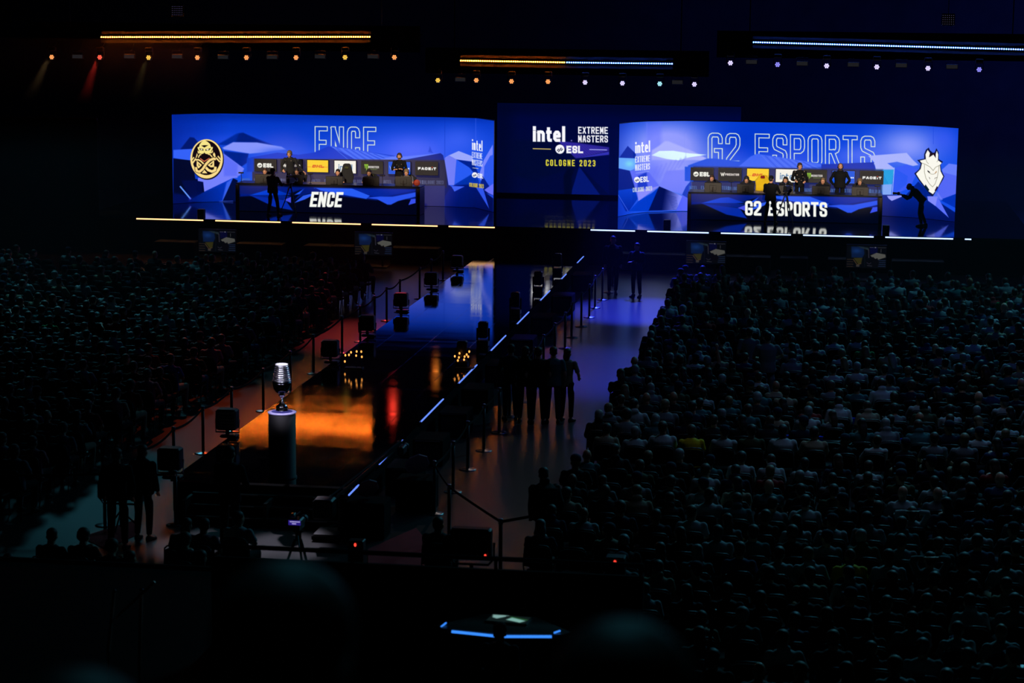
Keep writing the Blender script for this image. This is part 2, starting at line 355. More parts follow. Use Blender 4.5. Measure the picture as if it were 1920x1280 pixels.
# ---- left team wall
def iem_block(a, x, y, w, sl, col=(245,245,255), yel=(250,220,60), sc=1.0):
    # stacked event lettering, w = width; lines follow the wing's slope
    a.text('intel', x, y, w*.2, 22*sc, w*.1, w*.045, col, slope=sl, soft=.4)
    a.text('EXTREME', x, y+26*sc, w*.115, 12*sc, w*.042, w*.028, col, slope=sl, soft=.35)
    a.text('MASTERS', x, y+41*sc, w*.115, 12*sc, w*.042, w*.028, col, slope=sl, soft=.35)
def paint_left(a):
    X, Y = a.X, a.Y
    a.c[:] = (0,52,190)
    a.mix((Y-216)/75, (22,78,232)); a.mix(np.clip((430-X)/170, 0, .75), (0,28,140)); a.mix(np.clip((232-Y)/26, 0, .6), (0,36,150))
    a.glow(770, 282, 80, 34, (72,100,255), .9); a.glow(430, 262, 60, 10, (40,80,235), .5)
    a.glow(860, 262, 40, 26, (70,105,255), .6)
    a.poly([(338,280),(356,257),(364,258),(376,272),(376,280)], (0,22,112), 1.5)
    a.poly([(325,281),(362,279),(362,302),(325,296)], (52,98,250), 1)
    a.poly([(325,297),(362,301),(366,335),(384,340),(384,400),(325,400)], (0,4,40), 1)
    a.poly([(340,338),(382,338),(380,362),(352,366)], (0,8,70), 1.2)
    a.poly([(325,362),(352,366),(384,360),(384,402),(325,402)], (0,12,86), 3)
    a.line([(337.5,349),(357.5,373)], 2.6, (98,150,255)); a.glow(357, 374, 3, 3, (60,50,200), .7)
    a.poly([(408,271),(444,250),(455,249),(512,272),(470,276)], (0,40,160), 2)
    a.poly([(442,266),(448,250),(456,249),(496,268)], (0,28,130), 2)
    a.poly([(417,277),(437,266.5),(482,267),(528,275),(536,280),(490,286),(468,288),(420,280)], (135,150,255), 1.5)
    a.glow(520, 285, 30, 8, (40,90,240), .8)
    a.poly([(420,283),(466,288),(463,305),(452,313),(420,290)], (0,34,145), 1.5)
    a.poly([(418,287),(458,316),(456,322),(445,333),(436,334),(383,359.5),(381,341),(371,339),(371,334),(400,320)], (118,130,255), .8)
    a.poly([(418,287),(446,308),(444,330),(420,330)], (84,104,250), 3, .7)
    a.poly([(383,359.5),(436,334),(433,350),(416,379),(383,379),(352,377)], (0,54,205), 1, 1, (0,20,110), ((430,340),(352,377)))
    a.poly([(425,342),(436,334),(430,356),(416,379)], (70,110,250), 2, .8)
    a.poly([(437,334),(446,338),(446,380),(416,380)], (0,10,62), .8)
    a.poly([(446,330),(476,324),(476,348),(446,348)], (12,80,225), 2)
    a.poly([(457,318),(475,300),(476,330),(448,336)], (16,76,225), 2)
    a.text('ENCE', 590, 236.5, 24.5, 60, 9.3, 5.8, (225,240,220), outline=1.5, slope=.012, soft=.42, slant=0)
    # ridge in front of the outlined word
    a.poly([(470,295),(520,286),(560,290),(588,286),(617,273.5),(640,276),(700,286),(740,292),(740,305),(470,305)], (4,54,205), 1)
    a.poly([(617,273.5),(632,276),(668,281),(706,287.5),(735,293),(712,301),(672,301)], (58,100,248), .8)
    for k in range(13): a.line([(624+k*7, 275.5+k*1.15), (655+k*7, 301)], .9, (16,58,205) if k % 2 else (95,130,255), .7, .8)
    a.poly([(706,301),(735,293),(760,293),(826,287),(790,297),(765,301)], (92,122,255), .8)
    a.poly([(745,302),(826,287),(831,291),(842,345),(852,360),(790,410),(745,410)], (0,30,140), .8, 1, (0,14,92), ((800,290),(800,385)))
    a.poly([(803,285),(806,274),(810,284),(812,287)], (30,70,220), 1.5)
    # the darker band behind the players with running event lettering
    a.poly([(473,297),(838,300),(838,352),(473,345)], (46,42,78), .8, 1, (30,30,70), ((700,298),(834,345)))
    a.poly([(463,296),(476,296),(476,322),(463,322)], (0,58,200), 2)
    a.poly([(796,348),(834,348),(834,410),(796,410)], (38,42,112), .6, 1, (26,26,100), ((834,348),(796,400)))
    a.poly([(783,345),(796,346),(796,410),(783,410)], (2,18,100), .6)
    for x0 in (454, 586, 718.5): 
        for wd, dx in (('INTEL',0),('EXTREME',23.5),('MASTERS',53),):
            if wd != 'MASTERS' or True: a.text(wd, x0+dx*.95, 336+.012*(x0-586), 2.6, 6.6, .9, 1.1, (112,122,165), slope=.01, soft=.5, a=.75)
        a.text('COLOGNE 2023', x0+73, 336.6+.012*(x0-586), 2.5, 6.6, .9, 1.0, (112,122,165), slope=.01, soft=.5, a=.75)
    # right wing facets
    a.poly([(834,296),(842,291),(860,283),(886,293),(887,304),(856,299),(840,300)], (156,170,255), .8)
    a.poly([(833,297),(842,291),(856,299),(852,347),(841,347)], (112,126,250), .8)
    a.poly([(856,299),(886,316),(886,322),(872,340),(852,346)], (40,92,246), .8)
    a.poly([(856,299),(887,303),(900,332),(893,330),(880,314)], (0,34,150), .8)
    a.poly([(852,346),(892,322),(900,346),(870,352)], (0,48,178), 1)
    a.poly([(852,347),(892,345),(925,360),(925,420),(834,420),(834,368),(845,350)], (0,24,128), 1.2, 1, (0,10,82), ((860,350),(900,400)))
    a.poly([(846,348.5),(871,349.5),(852,359)], (62,98,248), .6)
    a.poly([(893,352),(905,350),(917,391)], (46,84,236), .8)
    a.poly([(907,300),(924,271),(924,290),(911,310),(907,345),(897,332)], (118,134,255), .8)
    a.poly([(908,312),(919,292),(925,290),(925,345),(917,350),(907,338)], (44,88,240), .8)
    a.poly([(905,330),(918,350),(908,356),(900,346)], (0,26,135), .8)
    a.poly([(908,356),(925,344),(925,366),(916,362)], (104,112,252), .8)
    a.poly([(912,362),(925,366),(925,372)], (30,70,220), .8)
    a.line([(834,216),(834,300)], .8, (0,40,170), .6, .5); a.line([(892,222),(892,262)], .8, (80,110,255), .6, .6)
    iem_block(a, 885, 260.5, 20, .16, sc=.92)
    a.line([(886,314.5),(897,316)], .9, (220,215,190), .4)
    a.ringmark(890, 328, 5.2, (250,250,255), (20,20,60)); a.text('ESL', 895.5, 324.5, 3.2, 8.5, 1.5, .4, (250,250,255), slope=.16, soft=.4)
    a.poly([(887,322),(893,323),(893,334),(887,333)], (250,250,255), 1, 0)
    a.text('COLOGNE 2023', 880, 342.2, 1.75, 7.6, 1.0, .6, (248,215,60), slope=.12, soft=.45)
    logo_left(a)
    a.line([(411,377.2),(437,376.8)], .8, (60,90,215), .5)
    seams(a, 325, 925, 30)
def seams(a, x0, x1, st): pass
def logo_left(a):                              # warrior emblem with crossed arms in a gold ring, centre (387,298)
    def P(l): return [(350+x*80/1205, 260+y*85/1280) for x, y in l]
    gold, dk = (252,222,140), (18,6,10)
    def oval(cx, cy, rx, ry, n=40): return [(cx+rx*math.cos(2*math.pi*k/n), cy+ry*math.sin(2*math.pi*k/n)) for k in range(n)]
    a.poly(P(oval(578,590,474,570)), (8,4,24), .5)
    a.poly(P(oval(563,568,460,556)), gold, .5); a.poly(P(oval(558,540,402,488)), dk, .45)
    a.poly(P([(505,40),(420,92),(365,165),(345,238),(308,233),(318,300),(345,330),(350,412),(430,432),(480,412),(500,385),(525,418),(565,432),(690,412),(700,330),(728,300),(742,233),(690,235),(660,150),(590,85)]), (248,230,138), .35)
    a.poly(P([(408,190),(495,182),(612,182),(545,222),(500,250),(455,222)]), dk, .3)
    a.poly(P([(355,272),(470,285),(470,340),(385,325)]), dk, .3); a.poly(P([(525,300),(685,262),(640,325),(535,342)]), dk, .3)
    a.poly(P([(392,288),(455,296),(440,325),(400,318)]), (255,246,205), .3); a.poly(P([(555,298),(628,280),(612,322),(560,328)]), (255,246,205), .3)
    a.poly(P([(310,330),(338,350),(350,430),(312,400)]), gold, .3); a.poly(P([(728,318),(748,345),(720,410),(692,398)]), gold, .3)
    a.poly(P([(292,405),(312,460),(272,545),(252,545)]), gold, .3); a.poly(P([(770,378),(802,425),(818,512),(780,522),(738,450)]), gold, .3)
    a.line(P([(328,535),(362,462),(412,442)]), 2.0, gold, .35); a.line(P([(598,436),(660,445),(725,522)]), 2.0, gold, .35)
    a.line(P([(382,556),(495,642),(652,546)]), 1.5, (238,120,84), .35)
    a.line(P([(152,595),(205,522)]), 2.4, gold, .35); a.line(P([(158,700),(258,560)]), 2.8, gold, .35); a.line(P([(880,488),(962,592)]), 2.4, gold, .35); a.line(P([(820,528),(940,655)]), 2.8, gold, .35)
    a.poly(P([(285,618),(432,742),(335,842),(282,762)]), gold, .3); a.poly(P([(325,690),(375,760),(345,772)]), dk, .3)
    a.poly(P([(592,745),(775,600),(775,800),(680,808)]), gold, .3); a.poly(P([(742,670),(715,748),(652,748)]), dk, .3)
    arm2 = [(815,790),(800,890),(715,925),(610,885),(530,800)]; arm1 = [(262,800),(280,905),(360,935),(450,860),(555,705),(655,605),(760,562),(825,578)]
    a.line(P([(255,598),(330,592),(402,632),(478,708)]), 2.9, gold, .35)
    a.line(P(arm2), 6.4, dk, .35); a.line(P(arm2), 4.8, gold, .35); a.line(P(arm1), 6.2, dk, .35); a.line(P(arm1), 4.5, (250,216,136), .35)
    a.poly(P([(500,878),(585,975),(428,975)]), gold, .3)
def paint_right(a):
    X, Y = a.X, a.Y
    a.c[:] = (0,58,210)
    a.mix((Y-230)/80, (20,78,235)); a.mix(np.clip((1190-X)/50, 0, .8), (0,34,165))
    a.glow(1255, 275, 75, 46, (150,158,255), 1.3); a.glow(1255, 320, 60, 50, (150,158,255), 1.1)
    a.glow(1702, 274, 60, 36, (140,155,255), .95); a.glow(1620, 290, 50, 18, (100,120,255), .6); a.glow(1400, 262, 70, 30, (0,52,200), .7)
    a.glow(1770, 262, 26, 26, (62,92,248), .6)
    a.poly([(1212,232),(1240,229),(1240,290),(1212,290)], (96,112,255), 6, .45)
    a.poly([(1160,297),(1177,273.5),(1192,288),(1192,297)], (0,34,158), .8)
    a.poly([(1155,300),(1160,295.5),(1193,297),(1190,316),(1182,320),(1155,314)], (104,170,255), .8); a.glow(1180, 307, 8, 6, (130,225,240), .8)
    a.poly([(1222,282),(1236,273),(1247,264.5),(1254,265),(1300,284),(1335,302),(1300,300),(1222,300)], (172,178,255), 2)
    a.poly([(1222,291),(1236,283),(1262,282.5),(1290,287),(1324,290),(1292,295),(1272,300.5),(1250,298)], (224,252,255), 1)
    a.glow(1225, 325, 22, 22, (110,124,255), .9)
    for k in range(7): a.line([(1218+k*9, 345-k*5), (1232+k*9, 312-k*3)], 2, (112,122,245), 2, .5)
    a.poly([(1154,315),(1181,320),(1193,350),(1193,354),(1158,357)], (0,26,130), .8)
    a.poly([(1158,357),(1194,352),(1196,372),(1179,396),(1173,396),(1159,368)], (0,62,208), .8, 1, (0,38,165), ((1175,352),(1175,394)))
    a.line([(1159,365),(1178,396)], .9, (70,104,240), .5)
    a.poly([(1181,320),(1216,322),(1236,348),(1196,372)], (96,110,250), 1.5); a.poly([(1196,330),(1213,322),(1214,350),(1195,358)], (10,44,190), 2, .8)
    a.poly([(1195,358),(1236,348.5),(1197,377)], (140,142,255), .8)
    a.poly([(1179,396),(1197,377),(1222,362),(1236,350),(1217,396)], (0,58,205), .8)
    a.poly([(1236,349),(1250,355),(1280,368),(1268,394),(1216,395)], (0,12,82), .8, 1, (130,140,255), ((1243,375),(1272,380)))
    for k in range(9): a.line([(1250+k*1.4, 366+k*3.2), (1268+k*.6, 370+k*3)], .8, (10,26,120), .6, .6)
    a.poly([(1236,349),(1257,357),(1279,364),(1290,340),(1283,318),(1250,320)], (118,128,255), 1.5, .8)
    a.poly([(1280,366),(1292,372),(1291,395),(1268,395)], (84,100,255), .8)
    a.poly([(1279,365),(1286,350),(1296,338),(1296,372),(1291,372)], (0,56,196), .8)
    a.text('G2 ESPORTS', 1327, 248.5, 28, 60, 8.6, 5.1, (228,242,222), outline=1.5, slope=.020, soft=.42, wmap={'O':.98,' ':.8})
    # ridges in front of the outlined words
    a.poly([(1290,310),(1326,297),(1340,297),(1385,302),(1420,288),(1450,293),(1500,302),(1540,306),(1590,312),(1600,320),(1290,320)], (24,80,228), 1.2)
    a.poly([(1385,312),(1408,293),(1420,288),(1430,290),(1470,296),(1520,304),(1560,311),(1480,316)], (64,104,248), .8)
    for k in range(13): a.line([(1428+k*7, 291+k*1.1), (1452+k*7, 316)], .9, (18,62,215) if k % 2 else (98,132,255), .7, .7)
    a.poly([(1540,308),(1638,304),(1644,322),(1540,322)], (0,44,180), .8)
    a.poly([(1628,292),(1700,286.5),(1712,300),(1722,309),(1712,311),(1682,303),(1664,306),(1678,316),(1674,330),(1645,330),(1639,304)], (172,182,255), 1)
    a.poly([(1640,318),(1676,318),(1675,330),(1673,344),(1652,362),(1645,330)], (20,150,225), 2)
    for k in range(8): a.line([(1655+k*3, 320), (1668+k*3, 345)], .8, (90,210,245), .6, .6)
    a.poly([(1652,346),(1673,345),(1671,366),(1655,366)], (130,170,250), 1)
    a.poly([(1677,315),(1700,308),(1722,318),(1706,352),(1673,366),(1674,344)], (58,92,250), 1)
    a.poly([(1677,315),(1702,330),(1700,345),(1673,366)], (44,88,245), .8)
    a.line([(1677,314),(1673,365)], .9, (190,210,255), .4)
    a.poly([(1645,365),(1670,365),(1698,366),(1722,340),(1760,378),(1794,400),(1794,420),(1645,420)], (0,32,140), 1, 1, (0,14,96), ((1700,370),(1700,410)))
    a.poly([(1663,367),(1697,366),(1672,376.5),(1666,372)], (152,158,255), .7)
    a.poly([(1738,368),(1758,368.5),(1779,408),(1754,386),(1740,376)], (92,112,255), .7); a.poly([(1740,368),(1758,368),(1754,386),(1740,376)], (130,140,255), .6)
    a.poly([(1766,318),(1779,306.5),(1796,309),(1796,331),(1770,330)], (104,128,255), .8)
    a.poly([(1764,322),(1796,330),(1796,362),(1764,374),(1757,366)], (84,104,248), 1)
    a.poly([(1757,372),(1764,374),(1796,362),(1796,392)], (0,48,188), .8)
    a.poly([(1752,352),(1768,374),(1764,376),(1750,368)], (120,136,255), 1, .6)
    a.line([(1750,231),(1750,270)], .8, (20,60,215), .6, .6); a.line([(1213,230),(1213,345)], .8, (120,135,255), .6, .5); a.line([(1286,250),(1286,300)], 1, (150,160,255), .8, .4)
    # band behind the players
    a.poly([(1296,313),(1300,312),(1655,318),(1653,368),(1296,362)], (30,34,86), 3, .92)
    a.poly([(1284,312.5),(1300,312),(1300,340),(1284,339)], (22,80,225), 1)
    for x0 in (1292, 1425, 1557.5):
        for wd, dx in (('INTEL',0),('EXTREME',22.5),('MASTERS',50.5)): a.text(wd, x0+dx, 348.5+.02*(x0-1292), 2.6, 6.8, .9, 1.1, (92,140,200), slope=.02, soft=.5, a=.75)
        a.text('COLOGNE 2023' if x0 < 1550 else 'COLOGN', x0+73, 350+.02*(x0-1292), 2.5, 6.8, .9, 1.0, (92,140,200), slope=.02, soft=.5, a=.75)
    W = (250,250,255)
    a.text('intel', 1191, 266, 6.3, 21.5, 2.7, .9, W, slope=-.10, soft=.4)
    a.text('EXTREME', 1191, 293.5, 3.1, 11.5, 1.15, .95, W, slope=-.10, soft=.4); a.text('MASTERS', 1191, 308.5, 3.1, 11.5, 1.15, .95, W, slope=-.10, soft=.4)
    a.line([(1192,324.5),(1217,321.5)], .8, (160,180,255), .4)
    a.ringmark(1194.5, 337, 5.6, W, (20,20,70)); a.text('ESL', 1200.5, 331.5, 5, 10.5, 2.0, .6, W, slope=-.10, soft=.4)
    a.text('COLOGNE 2023', 1186.5, 352, 2.2, 8.2, .95, .95, (240,244,225), slope=-.09, soft=.45)
    logo_right(a)
def logo_right(a):                             # white masked samurai emblem, dark outline
    def P(l): return [(1700+x*90/1097, 270+y*105/1280) for x, y in l]
    dk, W = (10,14,60), (252,250,240)
    a.poly(P([(505,80),(530,140),(600,200),(640,190),(680,95),(730,190),(735,345),(830,405),(775,470),(790,600),(860,735),(830,810),(650,1110),(620,1160),(590,1195),(540,1160),(470,1070),(380,960),(300,860),(175,670),(290,570),(320,450),(240,365),(400,335),(400,230),(440,130)]), dk, .6)
    a.poly(P([(480,135),(535,210),(510,300),(610,240),(665,320),(665,230),(690,155),(720,240),(715,370),(800,430),(760,480),(775,620),(835,740),(715,985),(690,960),(640,1060),(650,1080),(600,1145),(500,1080),(515,1040),(430,920),(410,960),(290,800),(215,680),(320,570),(350,440),(300,380),(440,345),(430,240)]), W, .5)
    a.poly(P([(530,205),(605,215),(650,205),(668,310),(615,240),(512,305)]), (30,8,16), .35)
    th = (120,116,90)
    a.line(P([(345,430),(440,470),(530,520),(605,605),(660,530),(760,480)]), .75, th, .4); a.line(P([(405,470),(405,640),(440,780),(520,910),(592,980),(650,910),(700,760),(735,560),(740,490)]), .7, th, .4)
    a.line(P([(440,350),(460,410),(500,450)]), .6, th, .4); a.line(P([(715,370),(690,410)]), .6, th, .4); a.line(P([(500,650),(560,685),(605,690),(660,670)]), .6, th, .4)
    a.poly(P([(475,595),(530,635),(535,660),(480,635)]), (30,24,34), .35); a.poly(P([(685,610),(690,640),(640,685),(650,650)]), (190,140,90), .35)
    a.poly(P([(505,745),(535,780),(530,805)]), (60,50,50), .35); a.line(P([(640,800),(650,775),(700,760)]), .8, (90,80,70), .35)
    a.poly(P([(425,940),(515,1045),(490,1075),(400,975)]), (6,30,40), .4); a.poly(P([(690,985),(710,985),(660,1075),(640,1055)]), (60,6,26), .4)
def paint_centre(a):
    X, Y = a.X, a.Y
    a.c[:] = (0,6,58); a.mix(np.clip((Y-240)/120, 0, .5), (0,8,62)); a.mix(np.clip((222-Y)/22, 0, .8), (0,4,38)); a.mix(np.clip((975-X)/50, 0, .55), (0,4,34))
    a.poly([(960,262),(1020,263),(1060,300),(1085,310),(1000,340),(965,330)], (0,8,50), 3, .8)
    a.poly([(1045,264),(1085,268),(1142,276),(1142,283),(1080,297)], (44,36,150), 1.5)
    for k in range(12): a.line([(1050+k*6, 265+k), (1078+k*5, 295-k*.6)], .8, (70,60,190), .6, .45)
    a.poly([(1078,297),(1142,284),(1142,292),(1110,296)], (50,50,180), .8)
    a.poly([(1078,297),(1142,290),(1142,365),(1096,320)], (0,8,72), 1); a.poly([(1086,312),(1125,365),(1070,365)], (4,22,110), 1.2)
    a.poly([(1065,316),(1078,316),(1072,330),(1072,365),(1058,365),(1056,330)], (0,5,34), 1.5, .8)
    W = (250,250,255)
    a.text('intel', 999, 236, 14.4, 29.5, 5.9, 2.3, W, soft=.45, slope=.008, wmap={'t':.75})
    a.glow(1071.5, 263.5, 1.2, 1.2, (150,140,220), 1)
    a.text('EXTREME', 1084, 237.5, 6.6, 13, 2.1, 1.6, W, soft=.42, slope=.01); a.text('MASTERS', 1084, 253.5, 6.6, 13, 2.1, 1.6, W, soft=.42, slope=.01)
    a.line([(999,278.6),(1033,279.5)], 1.3, (248,220,110), .45); a.line([(1105,280.2),(1138,281)], 1.3, (180,185,255), .45)
    a.ringmark(1049.8, 279.6, 8.6, W, (10,10,50)); a.text('ESL', 1062, 273.2, 9.6, 14, 3.4, 1.3, W, soft=.45)
    a.text('COLOGNE 2023', 1023.5, 299, 5.3, 11.8, 1.9, 2.85, (238,226,60), soft=.45, slope=.012)
ZTOP = 4.72
LW = [(-25.2,81.15),(-24.5,81.95),(-23.6,82.45),(-14.84,82.6),(-13.6,82.35),(-12.67,80.85)]
RW = [(-7.92,80.3),(-7.5,81.5),(-7.03,82.2),(-5.73,82.9),(1.6,83.0),(3.2,82.4),(4.36,81.3)]
def wall(name, path, z0, z1, paint, label, step=.0125):
    e = empty(name, (sum(p[0] for p in path)/len(path), sum(p[1] for p in path)/len(path), z0), label, 'led screen')
    o = e.location.copy(); p = [(x-o.x, y-o.y) for x, y in path]
    pn = panel('picture', path, z0+.002, z1, step, paint); pn.parent = e; pn.matrix_parent_inverse = Matrix.Translation(-o)
    mb = MB(); n = len(path)
    V = []; d = .16
    for x, y in path: V += [(x, y+.015, z0), (x, y+.015, z1+.03), (x, y+d, z1+.03), (x, y+d, z0)]
    f = [(i*4+k, i*4+(k+1)%4, i*4+4+(k+1)%4, i*4+4+k) for i in range(n-1) for k in range(4)]+[(0,1,2,3), (n*4-1,n*4-2,n*4-3,n*4-4)]
    mb.add(V, f); c = mb.build('cabinet', BLACK, e); c.matrix_parent_inverse = Matrix.Translation(-o)
    return e
wall('led_wall', LW, ZS+.008, ZTOP, paint_left, 'wide curved led wall, blue crystal picture with a gold oval warrior emblem')
wall('led_wall', RW, ZS+.008, 4.72, paint_right, 'wide curved led wall, blue crystal picture with a white horned mask emblem')
wall('led_wall', [(-13.6,87.6),(-3.8,87.6)], ZS+.12, 5.05, paint_centre, 'darker led wall between the two bright ones showing the event title', .016)
# ---- team desks
def desk_art(txt, italic, x0, x1, yt, sl):
    def f(a):
        W_ = x1-x0
        def Q(l): return [(x0+u*W_, yt+v*50+sl*u*W_) for u, v in l]
        a.c[:] = (0,3,26)
        a.poly(Q([(0,0),(1,0),(1,.42),(.82,.30),(.78,.45),(.55,.3),(.35,.1),(.26,.3),(.2,.3),(.0,.4)]), (0,26,130), 2)
        a.poly(Q([(0,0),(.25,0),(.15,.2),(.06,.3),(0,.3)]), (10,26,110), 2)
        a.poly(Q([(.055,.34),(.16,.12),(.2,.1),(.29,.3),(.24,.32),(.1,.33)]), (0,66,220), .8, 1, (0,50,190), Q([(.1,.1),(.27,.33)]))
        a.poly(Q([(.055,.34),(.24,.32),(.29,.36),(.25,.48),(.12,.40)]), (0,32,140), .8)
        a.poly(Q([(.055,.34),(.16,.42),(.26,.50),(.30,.88),(.19,.75)]), (4,42,168), 1.2)
        a.poly(Q([(.25,.49),(.29,.38),(.29,.60)]), (70,80,230), .6)
        a.poly(Q([(.31,.3),(.37,.04),(.43,.02),(.38,.22)]), (30,84,238), .8)
        a.poly(Q([(.31,.6),(.36,.32),(.43,.2),(.43,.24),(.37,.46)]), (44,92,240), .8)
        a.poly(Q([(.37,.02),(.42,.02),(.44,.16),(.36,.3),(.31,.5)]), (0,24,120), .8)
        a.poly(Q([(.43,.02),(.64,.02),(.74,.28),(.72,.40),(.46,.12)]), (38,92,246), 1)
        a.poly(Q([(.64,.02),(1,.02),(1,.06),(.84,.28),(.76,.30)]), (0,36,160), 1)
        a.poly(Q([(.72,.36),(.78,.40),(.84,.60),(.86,.60),(.9,.46),(1,.28),(1,.12),(.87,.30),(.80,.30)]), (40,84,240), 1)
        a.poly(Q([(.96,.6),(.975,.38),(1,.36),(1,.52)]), (56,80,240), .6)
        if italic: a.text('ENCE', 580, 359.3, 13.4, 28.5, 5.3, 1.8, (250,252,245), slant=.16, soft=.45, slope=.012, wmap={'N':1.06})
        else: a.text('G2 ESPORTS', 1397, 376.3, 14.4, 27.5, 5.0, 1.75, (250,252,245), soft=.45, slope=.018, wmap={' ':.62})
    return f
def desk(xl, xr, yb, ytop, Y, art, label):
    A = at_z(xl, yb, ZS)[0]*0+at_y(xl, yb, Y)[0]; B = at_y(xr, yb, Y)[0]; zt = at_y((xl+xr)/2, ytop, Y)[2]
    e = empty('team_desk', ((A+B)/2, Y+.45, ZS), label, 'desk'); W_ = B-A; inv = Matrix.Translation(-e.location)
    p = panel('front_screen', [(A+.1,Y),(B-.1,Y)], ZS+.02, zt-.05, .0135, art, strength=1); p.parent = e; p.matrix_parent_inverse = inv
    MB().box((0, .05, (zt-ZS)/2), (W_-.16, .9, zt-ZS-.04)).build('body', BLACK, e)
    MB().bbox((0, .08, zt-ZS-.02), (W_+.04, 1.05, .05), .01).build('table_top', PLAST, e)
    for s in (-1, 1): MB().bbox((s*(W_/2-.03), -.02, (zt-ZS)/2-.03), (.12, .95, zt-ZS-.06), .012).build('side_panel', mat('warm_grey_panel', (60,50,40), .5, noise=.2), e)
    rs = empty('player_riser', ((A+B)/2, Y+1.85, ZS), 'low black riser behind the %s' % ('left desk' if xl < 900 else 'right desk'), 'riser')
    MB().box((-.2, 0, .15), (W_-.7, 1.75, .3)).build('deck', BLACK, rs); MB().box((-.2, -.885, .27), (W_-.7, .02, .06)).build('edge_trim', STEEL, rs)
    return e, zt
YL, YR = 79.05, 79.9
dl, ZTL = desk(444, 786, 397, 346.5, YL, desk_art('ENCE', True, 450, 779, 348.5, .018), 'left player desk, blue screen front with a short slanted white team name')
dr, ZTR = desk(1290, 1652, 411, 363.5, YR, desk_art('G2 ESPORTS', False, 1296, 1645, 363.5, .018), 'right player desk, blue screen front with a long upright white team name')
# ---------------------------------------------------------------- sponsor monitors behind the players
def tv_esl(a): a.c[:] = (30,26,26); a.ringmark(9, 11.6, 4.9, (250,250,240), (30,26,26)); a.text('ESL', 15.6, 7.2, 6.2, 8.6, 2.4, .5, (250,250,240))
def tv_predator(a):
    a.c[:] = (28,26,28); a.line([(3.5,8),(5.5,14),(7,9),(8.5,14),(10.2,7.5)], 1.5, (245,240,230)); a.text('PREDATOR', 11.6, 9.3, 2.65, 4.2, 1.05, .55, (245,235,230))
def tv_dhl(a): 
    a.c[:] = (252,208,44); a.text('DHL', 9, 9.2, 7, 5, 2.0, .9, (212,60,20), slant=.35); a.line([(0,13),(7.5,13)], .8, (225,110,30)); a.line([(32,13),(40,13)], .8, (225,110,30)); a.line([(11,11.6),(30,11.6)], .5, (252,208,44))
def tv_intel(a): a.c[:] = (246,242,232); a.text('intel', 7.5, 6.5, 5.6, 11.5, 1.5, 1.5, (60,110,160))
def tv_claw(a):
    a.c[:] = (32,29,26)
    for k, l in ((0,14.5),(2.6,17.5),(5.2,15)): a.poly([(5+k,5.5),(7+k,5),(7.4+k,l-3),(6.4+k,l),(6+k,9)], (160,222,50), .4)
    a.text('MONSTER', 13, 8.4, 2.4, 4, .95, .55, (235,230,225)); a.text('ENERGY', 17, 13.8, 1.5, 1.6, .4, .8, (120,150,80), soft=.5)
def tv_bird(a):
    a.c[:] = (14,84,222); a.poly([(2,7),(5,13),(8,11),(10.5,7),(11,12),(7.5,16.5),(4.5,14.5)], (245,248,255), .4)
    for x in (33, 36.2): a.poly([(x,11),(x+2.2,11),(x+2.2,13.6),(x,13.6)], (245,248,255), .4)
def tv_face(a):
    a.c[:] = (30,26,26); x = a.text('FACE', 4, 9.4, 5.2, 5, 1.7, 1.1, (250,250,245)); a.line([(x+1.2,11),(x+1.2,14.4)], 1.7, (250,250,245)); a.line([(x+.3,9.2),(x+2.2,9.2)], 1.4, (225,60,30)); a.text('T', x+3.2, 9.4, 5.2, 5, 1.7, 1, (250,250,245))
TVN = [(tv_esl,'three-letter disc logo on black'),(tv_predator,'white horned mark on black'),(tv_dhl,'slanted red letters on yellow'),(tv_intel,'thin blue letters on white'),(tv_claw,'green claw mark on black'),(tv_bird,'white mark on bright blue'),(tv_face,'bold white letters on black')]
def monitors(rects, Yw, side):
    for (fn, d), (x0, y0, x1, y1) in zip(TVN, rects):
        a, b = at_y(x0, y0, Yw), at_y(x1, y1, Yw); W_, Hh = b[0]-a[0], a[2]-b[2]
        e = empty('wall_monitor', ((a[0]+b[0])/2, Yw+.07, (a[2]+b[2])/2), 'wall monitor with %s, behind the %s desk' % (d, side), 'monitor', 'sponsor monitors behind the desks')
        MB().bbox((0, 0, 0), (W_+.05, .1, Hh+.05), .012).build('bezel', mat('monitor_bezel', (34,28,26), .4), e)
        p = panel('screen', [(-W_/2,-.055),(W_/2,-.055)], -Hh/2, Hh/2, .0115, fn, uv=(40,23)); p.parent = e
        MB().box((0, .09, 0), (.3, .1, .2)).build('wall_bracket', BLACK, e)
monitors([(478,299,517,321),(526.5,299,566,322),(576,300,615,323),(627,301,667,325),(678,302.5,717,326),(728,303,769,327),(779.5,303.5,820,328)], 82.26, 'left')
monitors([(1296,315,1336.5,338),(1348,315.5,1389,339),(1401,316,1441,339.5),(1455,317,1496,342),(1508,319,1549,342),(1561,320,1602,344),(1613.5,321,1655,345)], 82.7, 'right')
# ---------------------------------------------------------------- people
def unit(v): v = np.array(v, float); return v/(np.linalg.norm(v)+1e-9)
_tmp = bpy.data.collections.new('tmp'); COL.children.link(_tmp)
def fuse(mb, name, mats, voxel, smooth=3, shrink=None):
    """union of overlapping lofts as one continuous skin"""
    o = bpy.data.objects.new('tmp', mb.mesh('tmp', [])); _tmp.objects.link(o)
    m = o.modifiers.new('r', 'REMESH'); m.mode = 'VOXEL'; m.voxel_size = voxel; m.use_smooth_shade = True
    if smooth: s = o.modifiers.new('s', 'SMOOTH'); s.factor = .5; s.iterations = smooth
    bpy.context.view_layer.update()
    me = bpy.data.meshes.new_from_object(o.evaluated_get(bpy.context.evaluated_depsgraph_get())); me.name = name
    om = o.data; bpy.data.objects.remove(o); bpy.data.meshes.remove(om)
    me.materials.clear()
    for k in mats: me.materials.append(k)
    return me
